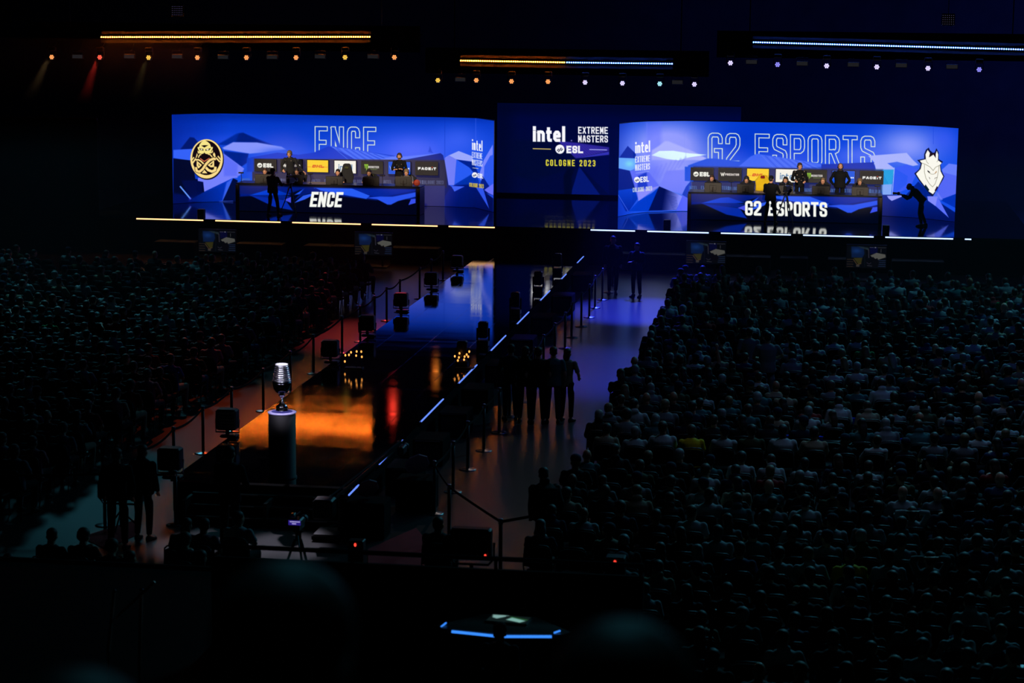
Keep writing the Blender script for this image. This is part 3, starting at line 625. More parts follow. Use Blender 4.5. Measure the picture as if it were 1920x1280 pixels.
def hand(mb, wr, d, nrm, side, grip=0.0, sc=1.0):
    """palm, four unequal bent fingers and a thumb leaving the side of the palm"""
    d = unit(d); nrm = unit(np.array(nrm)-d*np.dot(nrm, d)); s = np.cross(d, nrm)*side
    wr = np.array(wr, float)
    mb.loft([(wr-d*.01, s*.026, nrm*.020), (wr+d*.03, s*.036, nrm*.017), (wr+d*.085*sc, s*.042, nrm*.014), (wr+d*.095*sc, s*.038, nrm*.010)], 10)
    for k, (off, L) in enumerate(((-.031,.068),(-.010,.078),(.011,.072),(.031,.056))):
        b = wr+d*.085*sc+s*off; a1 = .35+grip*1.0; a2 = .75+grip*1.7
        p1 = b+(d*math.cos(a1)+nrm*math.sin(a1))*L*.45*sc; p2 = p1+(d*math.cos(a2)+nrm*math.sin(a2))*L*.55*sc
        mb.tube([b-d*.01, b, p1, p2], [.0095,.0095,.0088,.0070], 6)
    t0 = wr+d*.022-s*.026; t1 = t0+unit(d*.8-s*.75+nrm*.3)*.04; t2 = t1+unit(d+nrm*(.2+grip)-s*.1)*.032
    mb.tube([t0, t1, t2], [.013,.011,.008], 6)
def head(mb, c, R, sc=1.0):
    """skull, jaw, nose, brow, ears; R columns: right, forward, up"""
    def P(x, y, z): return np.array(c)+R@(np.array((x, y, z))*sc)
    mb.ell(P(0,-.012,.028), (.075*sc,.094*sc,.090*sc), R=R, n=14)
    mb.ell(P(0,.018,-.035), (.060*sc,.068*sc,.075*sc), R=R, n=14)
    mb.ell(P(0,.052,-.083), (.028*sc,.024*sc,.022*sc), R=R, n=10)
    mb.tube([P(0,.078,.018), P(0,.102,-.022), P(0,.094,-.034), P(0,.07,-.04)], [.010*sc,.016*sc,.016*sc,.01*sc], 6)
    mb.ell(P(0,.078,.028), (.045*sc,.014*sc,.010*sc), R=R, n=10); mb.ell(P(0,.082,-.056), (.024*sc,.010*sc,.009*sc), R=R, n=8)
    for s in (-1, 1):
        mb.ell(P(s*.077,-.006,-.008), (.011*sc,.020*sc,.032*sc), R=R, n=8)
        mb.ell(P(s*.042,.055,-.02), (.022*sc,.02*sc,.024*sc), R=R, n=8)
def frame(fwd, up=(0,0,1)):
    f = unit(fwd); u = np.array(up, float); r = unit(np.cross(f, u)); u = np.cross(r, f); return np.stack([r, f, u], 1)
SIT = dict(pelvis=(0,0,.58), neck=(0,-.02,1.06), head=(0,.015,1.18), sh=(.185,-.02,.985), hip=(.095,.03,.56), knee=(.14,.45,.54), ankle=(.13,.42,.09), toe=(.14,.56,.03))
STAND = dict(pelvis=(0,0,.95), neck=(0,0,1.475), head=(0,.02,1.605), sh=(.195,0,1.395), hip=(.095,0,.90), knee=(.11,.02,.50), ankle=(.12,-.02,.09), toe=(.14,.13,.03))
def figure(base=SIT, voxel=.013, sc=1.0, lean=0.0, side=0.0, turn=0.0, nod=0.0, tilt=0.0, arms=None, legs=None, hairstyle='short', sleeves='short', build=1.0, hand_dir=None, grip=.25, hood=False, hat=None, headset=False, skirt=False):
    """returns {part: mesh}. arms: (elbow, wrist) for left and right, in local space (x right, y forward)"""
    J = {k: np.array(v, float) for k, v in base.items()}
    pv = J['pelvis']; ca, sa = math.cos(lean), math.sin(lean)
    def L(p):                                   # lean the upper body about the pelvis
        q = np.array(p, float)-pv; y = q[1]*ca+q[2]*sa; z = -q[1]*sa+q[2]*ca
        return pv+np.array((q[0]+side*q[2], y, z))
    neck, hd = L(J['neck']), L(J['head']); up = unit(neck-pv); R3 = np.array((1,0,0.)); fr = unit(np.cross(up, R3)); 
    B = build
    def torso(mb, o=0.0, low=True):
        c = lambda t, y=0: pv+(neck-pv)*t+fr*y
        r = [(c(-.16), .165*B+o, .115*B+o)] if low else []
        r += [(c(.0), .160*B+o, .118*B+o), (c(.25), .145*B+o, .108*B+o), (c(.55), .165*B+o, .120*B+o), (c(.78), .185*B+o, .115*B+o), (c(.90), .165+o, .092+o), (c(.97), .105+o, .072+o), (c(1.01), .07+o, .058+o)]
        mb.loft([(p, R3*a, fr*b) for p, a, b in r], 16)
    shs = [L(J['sh']*np.array((s,1,1))) for s in (-1, 1)]
    if arms is None: arms = [((-.25,.14,.76),(-.10,.36,.66)), ((.25,.14,.76),(.10,.36,.66))]
    arms = [(np.array(a, float), np.array(b, float)) for a, b in arms]
    legs = legs or [None, None]; LG = []
    for s, l in zip((-1, 1), legs):
        q = [J[k]*np.array((s,1,1)) for k in ('hip','knee','ankle','toe')]
        if l: q[1:] = [np.array(p, float) for p in l]
        LG.append(q)
    hf = unit((math.sin(turn)*math.cos(nod), math.cos(turn)*math.cos(nod), -math.sin(nod))); HR = frame(hf, (math.sin(tilt),0,1))
    out = {}
    mb = MB(); torso(mb, -.012)
    mb.tube([neck-up*.06, neck+up*.02, hd-np.array((0,0,.05))], [.075,.062,.060], 12)
    head(mb, hd, HR, 1.07)
    for i, s in enumerate((-1, 1)):
        el, wr = arms[i]; mb.ell(shs[i], (.052,.052,.052))
        mb.tube([shs[i], shs[i]*.4+el*.6, el], [.050*B,.043,.038], 10); mb.tube([el, el*.6+wr*.4, wr], [.039,.038,.026], 10)
        hdv = hand_dir[i] if hand_dir else wr-el
        hand(mb, wr, hdv, (0,0,-1) if abs(unit(hdv)[2]) < .8 else (0,1,0), s, grip)
        h, k, a, t = LG[i]; mb.tube([pv*.4+h*.6, h, h*.5+k*.5, k], [.09,.085,.07,.053], 10); mb.tube([k, k*.6+a*.4, a], [.053,.052,.036], 10); mb.tube([a, t], [.036,.03], 8, flat=.8)
    out['body'] = fuse(mb, 'body', [], voxel)
    mb = MB(); torso(mb, .012)
    for i in (0, 1):
        el, wr = arms[i]; mb.ell(shs[i], (.068,.066,.064))
        if sleeves == 'short': e2 = shs[i]*.25+el*.75; mb.tube([shs[i], shs[i]*.6+el*.4, e2], [.064*B,.060,.062], 10)
        else:
            w2 = el*.08+wr*.92; mb.tube([shs[i], shs[i]*.5+el*.5, el], [.064*B,.058,.053], 10); mb.tube([el, el*.5+wr*.5, w2], [.053,.050,.040], 10)
    if hood: mb.ell(neck+up*.03-fr*.055, (.095,.06,.06)); mb.ell(neck-up*.01, (.085,.075,.05))
    out['top'] = fuse(mb, 'top', [], voxel)
    mb = MB()
    c = lambda t: pv+(neck-pv)*t
    mb.loft([(c(-.2), R3*.17*B, fr*.125*B), (c(0), R3*.170*B, fr*.126*B), (c(.12), R3*.158*B, fr*.118*B)], 16)
    for i in (0, 1):
        h, k, a, t = LG[i]; a2 = a+(k-a)*.06
        mb.tube([pv*.35+h*.65, h, h*.5+k*.5, k], [.10,.098,.084,.070], 10); mb.tube([k, k*.5+a2*.5, a2], [.070,.064,.052], 10); mb.ell(k, (.07,.07,.07))
    out['trousers'] = fuse(mb, 'trousers', [], voxel*1.1)
    for i in (0, 1):
        h, k, a, t = LG[i]; mb = MB(); d = unit((t-a)*np.array((1,1,0))); s = np.cross(d, (0,0,1)); b = np.array((a[0], a[1], t[2]-.03))
        mb.loft([(b-d*.06+np.array((0,0,z)), s*w1, d*0+np.array((0,0,0))+d*.0001) for z, w1 in ()], 8) if False else None
        mb.loft([(b+d*y+np.array((0,0,hh/2)), s*w1, np.array((0,0,hh/2))) for y, w1, hh in ((-.075,.025,.05),(-.06,.036,.10),(.0,.040,.11),(.06,.042,.08),(.13,.046,.055),(.18,.038,.045),(.20,.015,.03))], 10)
        out['shoe%d' % i] = mb.mesh('shoe', [], True)
    def P(x, y, z): return hd+HR@np.array((x, y, z))
    if hairstyle:
        mb = MB(); mb.ell(P(0,-.022,.058), (.089,.103,.084), R=HR, n=16); mb.ell(P(0,-.055,.005), (.080,.066,.080), R=HR, n=14)
        if hairstyle == 'long':
            mb.ell(P(0,-.075,-.06), (.085,.05,.12), R=HR, n=14); mb.ell(P(0,-.07,-.15), (.075,.04,.10), R=HR, n=12)
        if hairstyle == 'bun': mb.ell(P(0,-.085,.10), (.045,.045,.042), R=HR, n=12)
        if hairstyle == 'bushy':
            mb.ell(P(0,-.03,.05), (.102,.108,.100), R=HR, n=16); mb.ell(P(0,-.06,0), (.095,.075,.08), R=HR, n=14)
        out['hair'] = fuse(mb, 'hair', [], voxel)
    if hat:
        mb = MB(); mb.lathe([(.091,-.01),(.093,.03),(.080,.075),(.045,.098),(.01,.104)], (0,0,0), 16)
        V = mb.v[0]; mb.v[0] = np.array([P(*(v*np.array((1,1.12,1))+np.array((0,-.02,.045)))) for v in V])
        mb.loft([(P(0,.06*hat,.045), HR[:,0]*.07, HR[:,1]*.04), (P(0,.115*hat,.038), HR[:,0]*.062, HR[:,1]*.055), (P(0,.12*hat,.032), HR[:,0]*.05, HR[:,1]*.05)], 12)
        out['cap'] = mb.mesh('cap', [], True)
    if headset:
        mb = MB(); mb.tube([P(.088*math.cos(a), -.01, .03+.105*math.sin(a)) for a in np.linspace(0, math.pi, 13)], .012, 8, flat=1.5, up=HR[:,1])
        for s in (-1, 1): mb.ell(P(s*.09,-.006,-.008), (.024,.040,.048), R=HR, n=12)
        mb.tube([P(-.09,.01,-.03), P(-.075,.07,-.06), P(-.04,.1,-.065)], .006, 6)
        out['headset'] = mb.mesh('headset', [], True)
    mb = MB()
    for s in (-1, 1): mb.ell(P(s*.031,.083,.006), (.013,.008,.007), R=HR, n=8)
    mb.ell(P(0,.093,-.056), (.02,.004,.003), R=HR, n=8)
    out['eyes'] = mb.mesh('facial_features', [], True)
    return out
SKIN = [mat('skin_light', (205,150,120), .55, noise=.08, scale=14), mat('skin_tan', (165,112,82), .55, noise=.08, scale=14), mat('skin_brown', (105,68,48), .55, noise=.08, scale=14)]
HAIR = {k: mat('hair_'+k, c, .6, noise=.3, scale=40) for k, c in dict(dark=(24,18,14), brown=(62,40,24), blond=(112,92,62), grey=(120,120,120)).items()}
def cloth(n, c): return mat('cloth_'+n, c, .85, noise=.15, scale=9, bump=.25, spec=.2)
CL = {k: cloth(k, c) for k, c in dict(black=(10,10,12), charcoal=(34,35,38), navy=(20,26,52), white=(165,170,172), grey=(112,116,120), teal=(50,96,98), red=(128,26,28), olive=(62,66,42), pink=(170,110,120), yellow=(214,180,20), denim=(40,56,92), blue=(36,70,150), orange=(150,70,24), green=(40,120,60), beige=(150,136,112)).items()}
EYE = mat('eye_dark', (20,14,12), .4)
def person(parts, loc, rz, label, top='black', trousers='black', hair='dark', skin=0, group=None, shoe='black', features=False, sc=1.0, name='person', cat='person', hats='black'):
    e = empty(name, loc, label, cat, group, rz); e.scale = (sc, sc, sc)
    for k, me in parts.items():
        if k == 'eyes' and not features: continue
        m = {'body': SKIN[skin], 'top': CL[top], 'trousers': CL[trousers], 'hair': HAIR.get(hair), 'cap': CL[hats], 'headset': PLAST, 'eyes': EYE}.get(k, CL[shoe])
        if m is None: continue
        if not me.materials: me.materials.append(m)
        nm = 'shoe' if k.startswith('shoe') else {'top':'shirt', 'eyes':'facial_features'}.get(k, k)
        o = obj(nm, me, e)
        if me.materials[0] is not m: o.material_slots[0].link = 'OBJECT'; o.material_slots[0].material = m
    return e
PI = math.pi
TY = lambda x, y, Y: at_y(x, y, Y)
def at_head(x, y, Y, zfoot, height, sc=1.0):      # ground position of somebody whose head top shows at (x,y)
    return (float(at_y(x, y, Y)[0]), Y, zfoot)
# --- players: seated at the desks, looking at their monitors
gc = None
def gaming_chair(loc, rz, label, group, shell='charcoal', accent='olive', tall=0):
    e = empty('gaming_chair', loc, label, 'chair', group, rz)
    mb = MB(); mb.loft([((0,-.22,.46),(.27,0,0),(0,.07,0)), ((0,-.27,.75),(.25,0,0),(0,.06,0)), ((0,-.31,.95),(.28,0,0),(0,.05,0)), ((0,-.34,.98+.2*tall),(.20,0,0),(0,.045,0)), ((0,-.36,1.03+.35*tall),(.15,0,0),(0,.04,0)), ((0,-.365,1.05+.37*tall),(.09,0,0),(0,.03,0))], 16)
    mb.build('backrest', CL[shell], e, True)
    MB().bbox((0, .03, .44), (.54, .52, .12), .04).build('seat', CL[shell], e)
    MB().bbox((0, -.29, 1.0+.27*tall), (.16, .05, .10), .02).build('headrest', CL[accent], e)
    for s in (-1, 1): MB().tube([(s*.30,-.12,.40),(s*.33,-.12,.62)], .02).bbox((s*.33, .0, .66), (.08, .28, .04), .015).build('armrest', PLAST, e)
    mb = MB().tube([(0,0,.05),(0,0,.40)], .03)
    for k in range(5): a = k*2*PI/5; mb.tube([(0,0,.10),(.30*math.cos(a),.30*math.sin(a),.06)], [.03,.02], 6); mb.ell((.30*math.cos(a),.30*math.sin(a),.03), (.03,.03,.03), n=8)
    mb.build('base', PLAST, e)
    return e
fp = {}
def pc_arms(): return [((-.24,.14,.78),(-.14,.40,.80)), ((.24,.14,.78),(.16,.40,.80))]
fp['p1'] = figure(arms=pc_arms(), lean=.12, nod=.2, headset=True, voxel=.011)
fp['p2'] = figure(arms=pc_arms(), lean=.16, nod=.3, headset=True, hairstyle='bushy', voxel=.011)
fp['p3'] = figure(arms=pc_arms(), lean=.05, nod=.1, turn=.2, headset=True, voxel=.011)
def monitor_back(x0, y0, x1, y1, Y, zt, side, k):
    a, b = at_y(x0, y0, Y), at_y(x1, y0, Y); W_ = b[0]-a[0]; zc = a[2]-.18
    e = empty('desk_monitor', ((a[0]+b[0])/2, Y, zt+.005), 'back of the %s gaming monitor from the left on the %s desk' % (ordn(k+1), side), 'monitor', 'gaming monitors on the desks')
    h = a[2]-zt
    MB().bbox((0, 0, h-.19), (W_, .05, .37), .015).bbox((0, -.03, h-.19), (.24, .05, .2), .01).build('panel', mat('monitor_back', (30,26,24), .5, noise=.15), e)
    sd = MB().tube([(0,-.04,.02),(0,-.04,h-.15)], .025).build('stand', mat('monitor_stand', (40,34,30), .4), e); MB().bbox((0,-.02,.012), (.24,.2,.02), .006).build('foot', BLACK, sd)
def team(heads, mons, Yd, zt, side, tops, hairs):
    Yp = Yd+1.35; zr = ZS+.3
    for k, ((hx, hy), pr, top, hr) in enumerate(zip(heads, ('p1','p2','p3','p1','p2'), tops, hairs)):
        X = at_y(hx, hy, Yp)[0]; zt_h = at_y(hx, hy, Yp-.1)[2]
        dz = zt_h-(zr+1.29)
        person(fp[pr], (X, Yp, zr+dz*.5), PI, '%s player from the left at the %s desk, seated in a headset and %s shirt' % (ordn(k+1), side, top), top, 'black', hr, 0, 'players seated at the desks', features=True)
        gaming_chair((X+(.25 if (side, k) == ('left', 2) else 0.02), Yp+.05, zr), PI, 'dark gaming chair of the %s player from the left, %s desk' % (ordn(k+1), side), 'gaming chairs behind the desks', tall=1 if (side, k) == ('left', 2) else 0)
    for k, (x0, y0, x1, y1) in enumerate(mons): monitor_back(x0, y0, x1, y1, Yd+.12, zt, side, k)
team([(498,320),(558,317.5),(634,322),(693,321),(763,318)], [(478,326,511,345),(537,328,568,345),(611,330,643,346),(680,332,711,347),(741,330,773,347)], YL, ZTL, 'left', ['charcoal','charcoal','charcoal','charcoal','grey'], ['brown','dark','dark','dark','blond'])
team([(1335,331),(1400,335),(1473,336.5),(1543,337),(1612,338.5)], [(1321,342,1353,360),(1382,344.5,1414,361),(1456,347,1488,363),(1523,348,1556,364),(1597,350,1629,366)], YR, ZTR, 'right', ['charcoal','charcoal','black','black','charcoal'], ['brown','dark','dark','blond','blond'])
x = at_y(1432, 340, YR+1.2)[0]; gaming_chair((x-.06, YR+1.45, ZS+.40), PI, 'bright yellow gaming chair with a red patch beside the right cameraman', 'gaming chairs behind the desks', 'yellow', 'red', .25)
def stander(parts, x, y, Y, zf, rz, label, **k): return person(parts, (float(at_y(x, y, Y)[0]), Y, zf), rz, label, **k)
zr = ZS+.3
m = figure(STAND, lean=.28, turn=.15, nod=.25, headset=True, sleeves='long', arms=[((-.34,.20,1.12),(-.62,.42,.93)), ((.30,.20,1.15),(.18,.40,.98))], voxel=.011, hairstyle='bushy')
stander(m, 545, 286, YL+2.15, zr+.14, PI, 'tall person in a dark grey jacket and headset leaning on the left desk', top='charcoal', hair='blond', features=True)
m = figure(STAND, nod=.1, headset=True, sleeves='long', arms=[((-.28,.06,1.12),(.06,.24,1.14)), ((.28,.06,1.12),(-.06,.26,1.16))], voxel=.011)
stander(m, 749, 285, YL+1.75, zr+.12, PI, 'bearded person in black with folded arms standing at the left desk', top='black', hair='brown', features=True)
m = figure(STAND, turn=-.5, nod=.15, headset=True, sleeves='long', arms=[((-.28,.10,1.12),(-.20,.34,1.08)), ((.28,.08,1.12),(.14,.32,1.10))], voxel=.011)
stander(m, 1500, 306, YR+1.6, zr, PI, 'person in a dark patterned jacket and headset standing behind the right desk', top='black', hair='brown', features=True)
m2 = figure(STAND, headset=True, sleeves='long', hairstyle=None, build=1.28, hood=True, arms=[((-.36,-.02,1.12),(-.22,-.12,.92)), ((.36,-.02,1.12),(.22,-.12,.92))], voxel=.011)
stander(m2, 1576, 306, YR+1.7, zr, PI, 'broad bald bearded person in a black hoodie standing behind the right desk', top='black', hair='dark', features=True)
for (bx, hy, Y) in ((749, 285, YL+1.75), (1576, 306, YR+1.7)): pass
# patches on the patterned jacket
# cameras and operators on stage
def video_camera(e, p, s=1.0, parts=True):
    p = np.array(p, float)
    MB().bbox(p, (.14*s, .42*s, .20*s), .02).build('camera_body', PLAST, e); e2 = e.children[-1] if False else [k for k in bpy.data.objects if k.parent is e and k.name.startswith('camera_body')][0]
    MB().lathe([(.05*s,0),(.055*s,.14*s),(.075*s,.16*s),(.075*s,.26*s),(.06*s,.26*s)], p+np.array((0,.20*s,0)), 16, R=_rx(-PI/2)).build('lens', BLACK, e2)
    MB().bbox(p+np.array((-.08*s,-.06*s,.17*s)), (.08*s,.16*s,.08*s), .01).build('viewfinder', PLAST, e2)
    MB().tube([p+np.array((0,-.14*s,.10*s)), p+np.array((0,-.12*s,.20*s)), p+np.array((0,.12*s,.20*s)), p+np.array((0,.14*s,.10*s))], .012*s).build('handle', PLAST, e2)
def tripod(e, top, spread=.42):
    MB().lathe([(.05,-.12),(.05,0),(.08,.02),(.08,.05)], top, 14).build('pan_head', BLACK, e)
    for k in range(3):
        a = PI/2+k*2*PI/3; d = np.array((math.cos(a), math.sin(a), 0)); t = np.array(top)-np.array((0,0,.1)); f = np.array((0,0,.02))+d*spread+np.array((top[0], top[1], 0))
        MB().tube([t+d*.05, (t+f)/2, f], [.024,.02,.014], 8).ell(f, (.025,.025,.02), n=8).build('leg', BLACK, e)
    MB().tube([np.array(top)+np.array((0,-.04,0)), np.array(top)+np.array((.12,-.42,-.14))], .012).build('pan_bar', BLACK, e)
cm = figure(STAND, sleeves='long', nod=.1, hat=1.0, build=1.25, arms=[((-.27,.12,1.14),(-.12,.38,1.22)), ((.30,.14,1.14),(.20,.42,1.16))], legs=[[(-.12,.0,.5),(-.17,-.06,.09),(-.19,.10,.03)], [(.13,.10,.5),(.17,.12,.09),(.19,.27,.03)]], voxel=.012)
pos = at_y(511, 318, 77.6)
person(cm, (pos[0], 77.6, ZS), -.35, 'camera operator in black with his back to us before the left desk', top='black', trousers='black', hair='dark')
e = empty('broadcast_camera', (pos[0]+.58, 77.95, ZS), 'video camera on a tripod held by the operator at the left desk', 'camera', rz=-.3)
tripod(e, (0,0,1.12)); video_camera(e, (0,.02,1.28), .9)
pos = at_y(1446, 321, 79.0)
person(cm, (pos[0], 79.0, ZS), -.25, 'camera operator in black with his back to us before the right desk', top='black', trousers='black', hair='dark')
e = empty('broadcast_camera', (pos[0]+.55, 79.3, ZS), 'video camera on a tripod held by the operator at the right desk', 'camera', rz=-.3)
tripod(e, (0,0,1.12)); video_camera(e, (0,.02,1.28), .9)
ph = figure(STAND, sleeves='long', build=1.15, lean=.78, nod=.15, hairstyle=None, arms=[((-.24,.48,.98),(-.10,.72,1.10)), ((.24,.46,.98),(.08,.70,1.10))], legs=[[(-.11,.06,.48),(-.12,-.02,.09),(-.13,.14,.03)], [(.11,.02,.48),(.13,-.14,.09),(.14,.02,.03)]], voxel=.012, hood=True)
p = at_z(1727, 424, ZS)
person(ph, (p[0]+.0, p[1], ZS), PI/2-.15, 'bald photographer in black bending forward with a camera on the right stage', top='black', trousers='black')
hp = np.array((p[0], p[1], ZS))+_rz(PI/2-.15)@np.array((0, .84, 1.15))
e = empty('stills_camera', hp, 'black stills camera in the hands of the bending photographer', 'camera', rz=PI/2-.15)
MB().bbox((0,0,0), (.15,.09,.11), .015).build('camera_body', PLAST, e); MB().lathe([(.035,0),(.04,.08),(.045,.16),(.04,.17)], (0,.04,0), 16, R=_rx(-PI/2)).build('lens', BLACK, e)
bp = mat('jacket_patch', (150,138,118), .7)
def patches(parent_label, spots):
    o = [k for k in bpy.data.objects if k.get('label') == parent_label][0]
    mb = MB()
    for x, y, z, r in spots: mb.ell((x, y, z), (r*.7, .012, r*.6), n=8)
    q = mb.build('jacket_print', bp, o, True); q['label'] = 'pale printed patches on the jacket'
patches('person in a dark patterned jacket and headset standing behind the right desk', [(-.10,.135,1.33,.03),(.09,.135,1.30,.035),(.02,.14,1.15,.03),(-.07,.14,1.10,.025),(.12,.12,1.12,.03),(-.13,.12,1.22,.025),(.17,.06,1.40,.03),(-.17,.06,1.42,.03)])
patches('tall person in a dark grey jacket and headset leaning on the left desk', [(.10,.40,1.36,.02),(-.12,.42,1.34,.03)])
patches('bearded person in black with folded arms standing at the left desk', [(-.10,.13,1.32,.02),(.08,.13,1.30,.018),(.0,.145,1.25,.016)])
bd = mat('beard_dark', (36,24,18), .8, noise=.3, scale=40)
for lb, hz in (('bearded person in black with folded arms standing at the left desk', 1.625), ('broad bald bearded person in a black hoodie standing behind the right desk', 1.625)):
    o = [k for k in bpy.data.objects if k.get('label') == lb][0]
    MB().ell((0,.075,hz-.085), (.052,.045,.04), n=12).ell((.045,.05,hz-.06), (.025,.04,.05), n=8).ell((-.045,.05,hz-.06), (.025,.04,.05), n=8).build('beard', bd, o, True)
# stage-edge boxes and desk microphones arms
for x, y0, y1, s in ((375.5,393,412,'left'),(1250,413,430,'right'),(1661,423,438,'far right')):
    b = at_z(x, y1, ZS); a = at_y(x, y0, b[1]); h = a[2]-ZS
    e = empty('stage_fill_speaker', (b[0], b[1]+.15, ZS), 'small black speaker box at the %s stage edge' % s, 'speaker', 'boxes on the stage edge')
    MB().bbox((0,0,h/2), (.24,.24,h), .015).build('cabinet', BLACK, e); MB().box((0,0,h+.004), (.22,.22,.008)).build('top_highlight', mat('grey_plate', (120,110,110), .5), e)  # pale sheet on top stands in for the highlight there
def mic_arm(x, y, Y, zt, label):
    b = at_y(x, y, Y); e = empty('desk_camera', (b[0], Y, zt+.005), label, 'camera', 'small cameras on desk stands')
    h = max(b[2]-zt, .15); MB().tube([(0,0,0),(0.02,0,h*.5),(0,0,h)], .012).lathe([(.05,0),(.05,.015)], (0,0,0), 12).build('stand', BLACK, e); MB().bbox((0,0,h+.02), (.20,.09,.05), .015).build('lamp_head', BLACK, e)
for x, y, Y, zt, t in ((452,325,YL+.3,ZTL,'left end of the left desk'),(582,327,YL+.3,ZTL,'left desk, third gap'),(717,330,YL+.3,ZTL,'left desk, near its right end'),(1371,341,YR+.3,ZTR,'right desk, left part'),(1645,350,YR+.3,ZTR,'right end of the right desk')):
    mic_arm(x, y, Y, zt, 'small black camera on a thin desk stand, %s' % t)
def rg(): pass
p = at_y(781, 340, YL+.15)
e = empty('desk_ornament', (p[0], YL+.2, ZTL+.01), 'round orange red ornament on the right end of the left desk', 'ornament')
MB().lathe([(.02,-.025),(.09,-.02),(.12,0),(.09,.02),(.02,.025)], (0,0,.12), 20, R=_rx(PI/2)).build('disc', mat('orange_red_plastic', (170,50,20), .5), e); MB().box((0,0,.012), (.1,.06,.024)).build('foot', BLACK, e)
# ---------------------------------------------------------------- light strips on the stage lip
def emat(name, col, st): return mat(name, (10,10,10), .5, emit=col, strength=st)
OR, BL = emat('orange_strip_light', (1,.50,.20), 2.6), emat('blue_strip_light', (.42,.58,1), 2.2)
def strip(x0, x1, m, label, group):
    xa, xb = at_z(x0, 415, ZS)[0], at_z(x1, 415, ZS)[0]
    def X(px):                                # where this pixel column meets the stage lip
        y = 409+(px-257)*.0237; return at_y(px, y, 76.0)[0]
    a, b = X(x0), X(x1)
    e = empty('stage_edge_light', ((a+b)/2, 75.96, ZS-.05), label, 'light', group)
    MB().box((0, -.03, .01), (b-a, .03, .040)).build('light_tube', m, e); MB().box((0, 0, 0), (b-a+.02, .04, .09)).build('channel', BLACK, e)
for k, (a, b) in enumerate(((257,382),(405,527),(549,677),(698,821),(842,928))): strip(a, b, OR, 'warm orange light strip on the stage lip, %s from the left' % ordn(k+1), 'orange strips on the stage lip')
for k, (a, b) in enumerate(((1108,1191),(1214,1329),(1352,1483),(1506,1638),(1660,1787),(1809,1821))): strip(a, b, BL, 'cool blue-white light strip on the stage lip, %s right of the catwalk' % ordn(k+1), 'blue strips on the stage lip')
# catwalk edge strips (right edge only) as seen, in lengths with gaps
for k, (y0, y1) in enumerate(((927,908),(869,824),(789,747),(717,683),(656,628),(606,584),(562,544),(522,513),(492,480))):
    a, b = at_z(1576-y0, y0, ZC), at_z(1576-y1, y1, ZC); Y0, Y1 = a[1], b[1]
    e = empty('catwalk_edge_light', (-8.44, (Y0+Y1)/2, ZC-.02), 'thin blue light strip on the right catwalk edge, %s from the near end' % ordn(k+1), 'light', 'blue strips on the catwalk edge')
    MB().box((.022, 0, .012), (.022, Y1-Y0, .022)).build('light_tube', emat('blue_edge_light', (.12,.24,1), 1.3), e); MB().box((.012, 0, -.03), (.02, Y1-Y0, .05)).build('channel', BLACK, e)
# ---------------------------------------------------------------- lighting rig
DOTO, DOTB = emat('orange_led_pixel', (1,.18,.013), 150), emat('blue_led_pixel', (.06,.17,1), 55)
HOUS = mat('batten_housing', (50,50,54), .7, noise=.2)
YBS = dict(left=78.6, middle=81.5, right=78.6); YB = 78.6
def ybx(x): return YBS['middle' if 795 < x < 1340 else 'left']
def truss(x0, x1, z, Y, label):
    e = empty('roof_truss', ((x0+x1)/2, Y, z), label, 'truss', 'roof trusses'); L = (x1-x0)/2
    for sy in (-.2,.2):
        for sz in (-.2,.2): MB().tube([(-L,sy,sz),(L,sy,sz)], .025, 6).build('chord', BLACK, e)
    mb = MB(); n = int(L*2/.5)
    for k in range(n):
        a, b = -L+k*.5, -L+k*.5+.5; q = 1 if k % 2 else -1
        mb.tube([(a,-.2,-.2*q),(b,-.2,.2*q)], .012, 5); mb.tube([(a,.2,-.2*q),(b,.2,.2*q)], .012, 5); mb.tube([(a,-.2*q,.2),(b,.2*q,.2)], .012, 5)
    mb.build('lacing', BLACK, e)
    for s in (-.8, .8): MB().tube([(s*L,0,.2),(s*L,0,17.9-z)], .02, 6).build('hanging_chain', BLACK, e)
def battens(P0, P1, n, m, side, Y):
    a, b = at_y(*P0, Y), at_y(*P1, Y); nb = max(n//12, 1); d = (b-a)/nb; ang = math.atan2(d[2], d[0]); L = np.linalg.norm(d)
    for k in range(nb):
        c = a+d*(k+.5); e = empty('led_batten', c, '%s led batten, %s from the left in the %s row over the stage' % ('warm orange' if m is DOTO else 'cool blue', ordn(k+1), side), 'light', 'led battens over the stage'); e.rotation_euler = (0,-ang,0)
        MB().bbox((0,.05,0), (L-.004,.08,.09), .01).build('housing', HOUS, e); MB().box((0,.075,0), (L-.002,.012,.42)).build('halo_board', mat('halo_board', (70,70,74), .8, noise=.2), e); MB().tube([(0,.1,0),(0,.46,0)], .015, 6).build('bracket', BLACK, e)  # board added behind the pixels to catch their glow as a halo
        mb = MB()
        for j in range(12): mb.ell((-L/2+L*(j+.5)/12, 0, 0), (.021,.018,.021), n=8)
        mb.build('led_pixels', m, e)
    return a, b
rows = [((188,69.5),(695,69),120,DOTO,'left'),((862,113.5),(1060,117),48,DOTO,'middle'),((1061,117),(1262,119.5),48,DOTB,'middle'),((1411,79),(1924,93),120,DOTB,'right')]
for P0, P1, n, m, s in rows: battens(P0, P1, n, m, s, YBS[s])
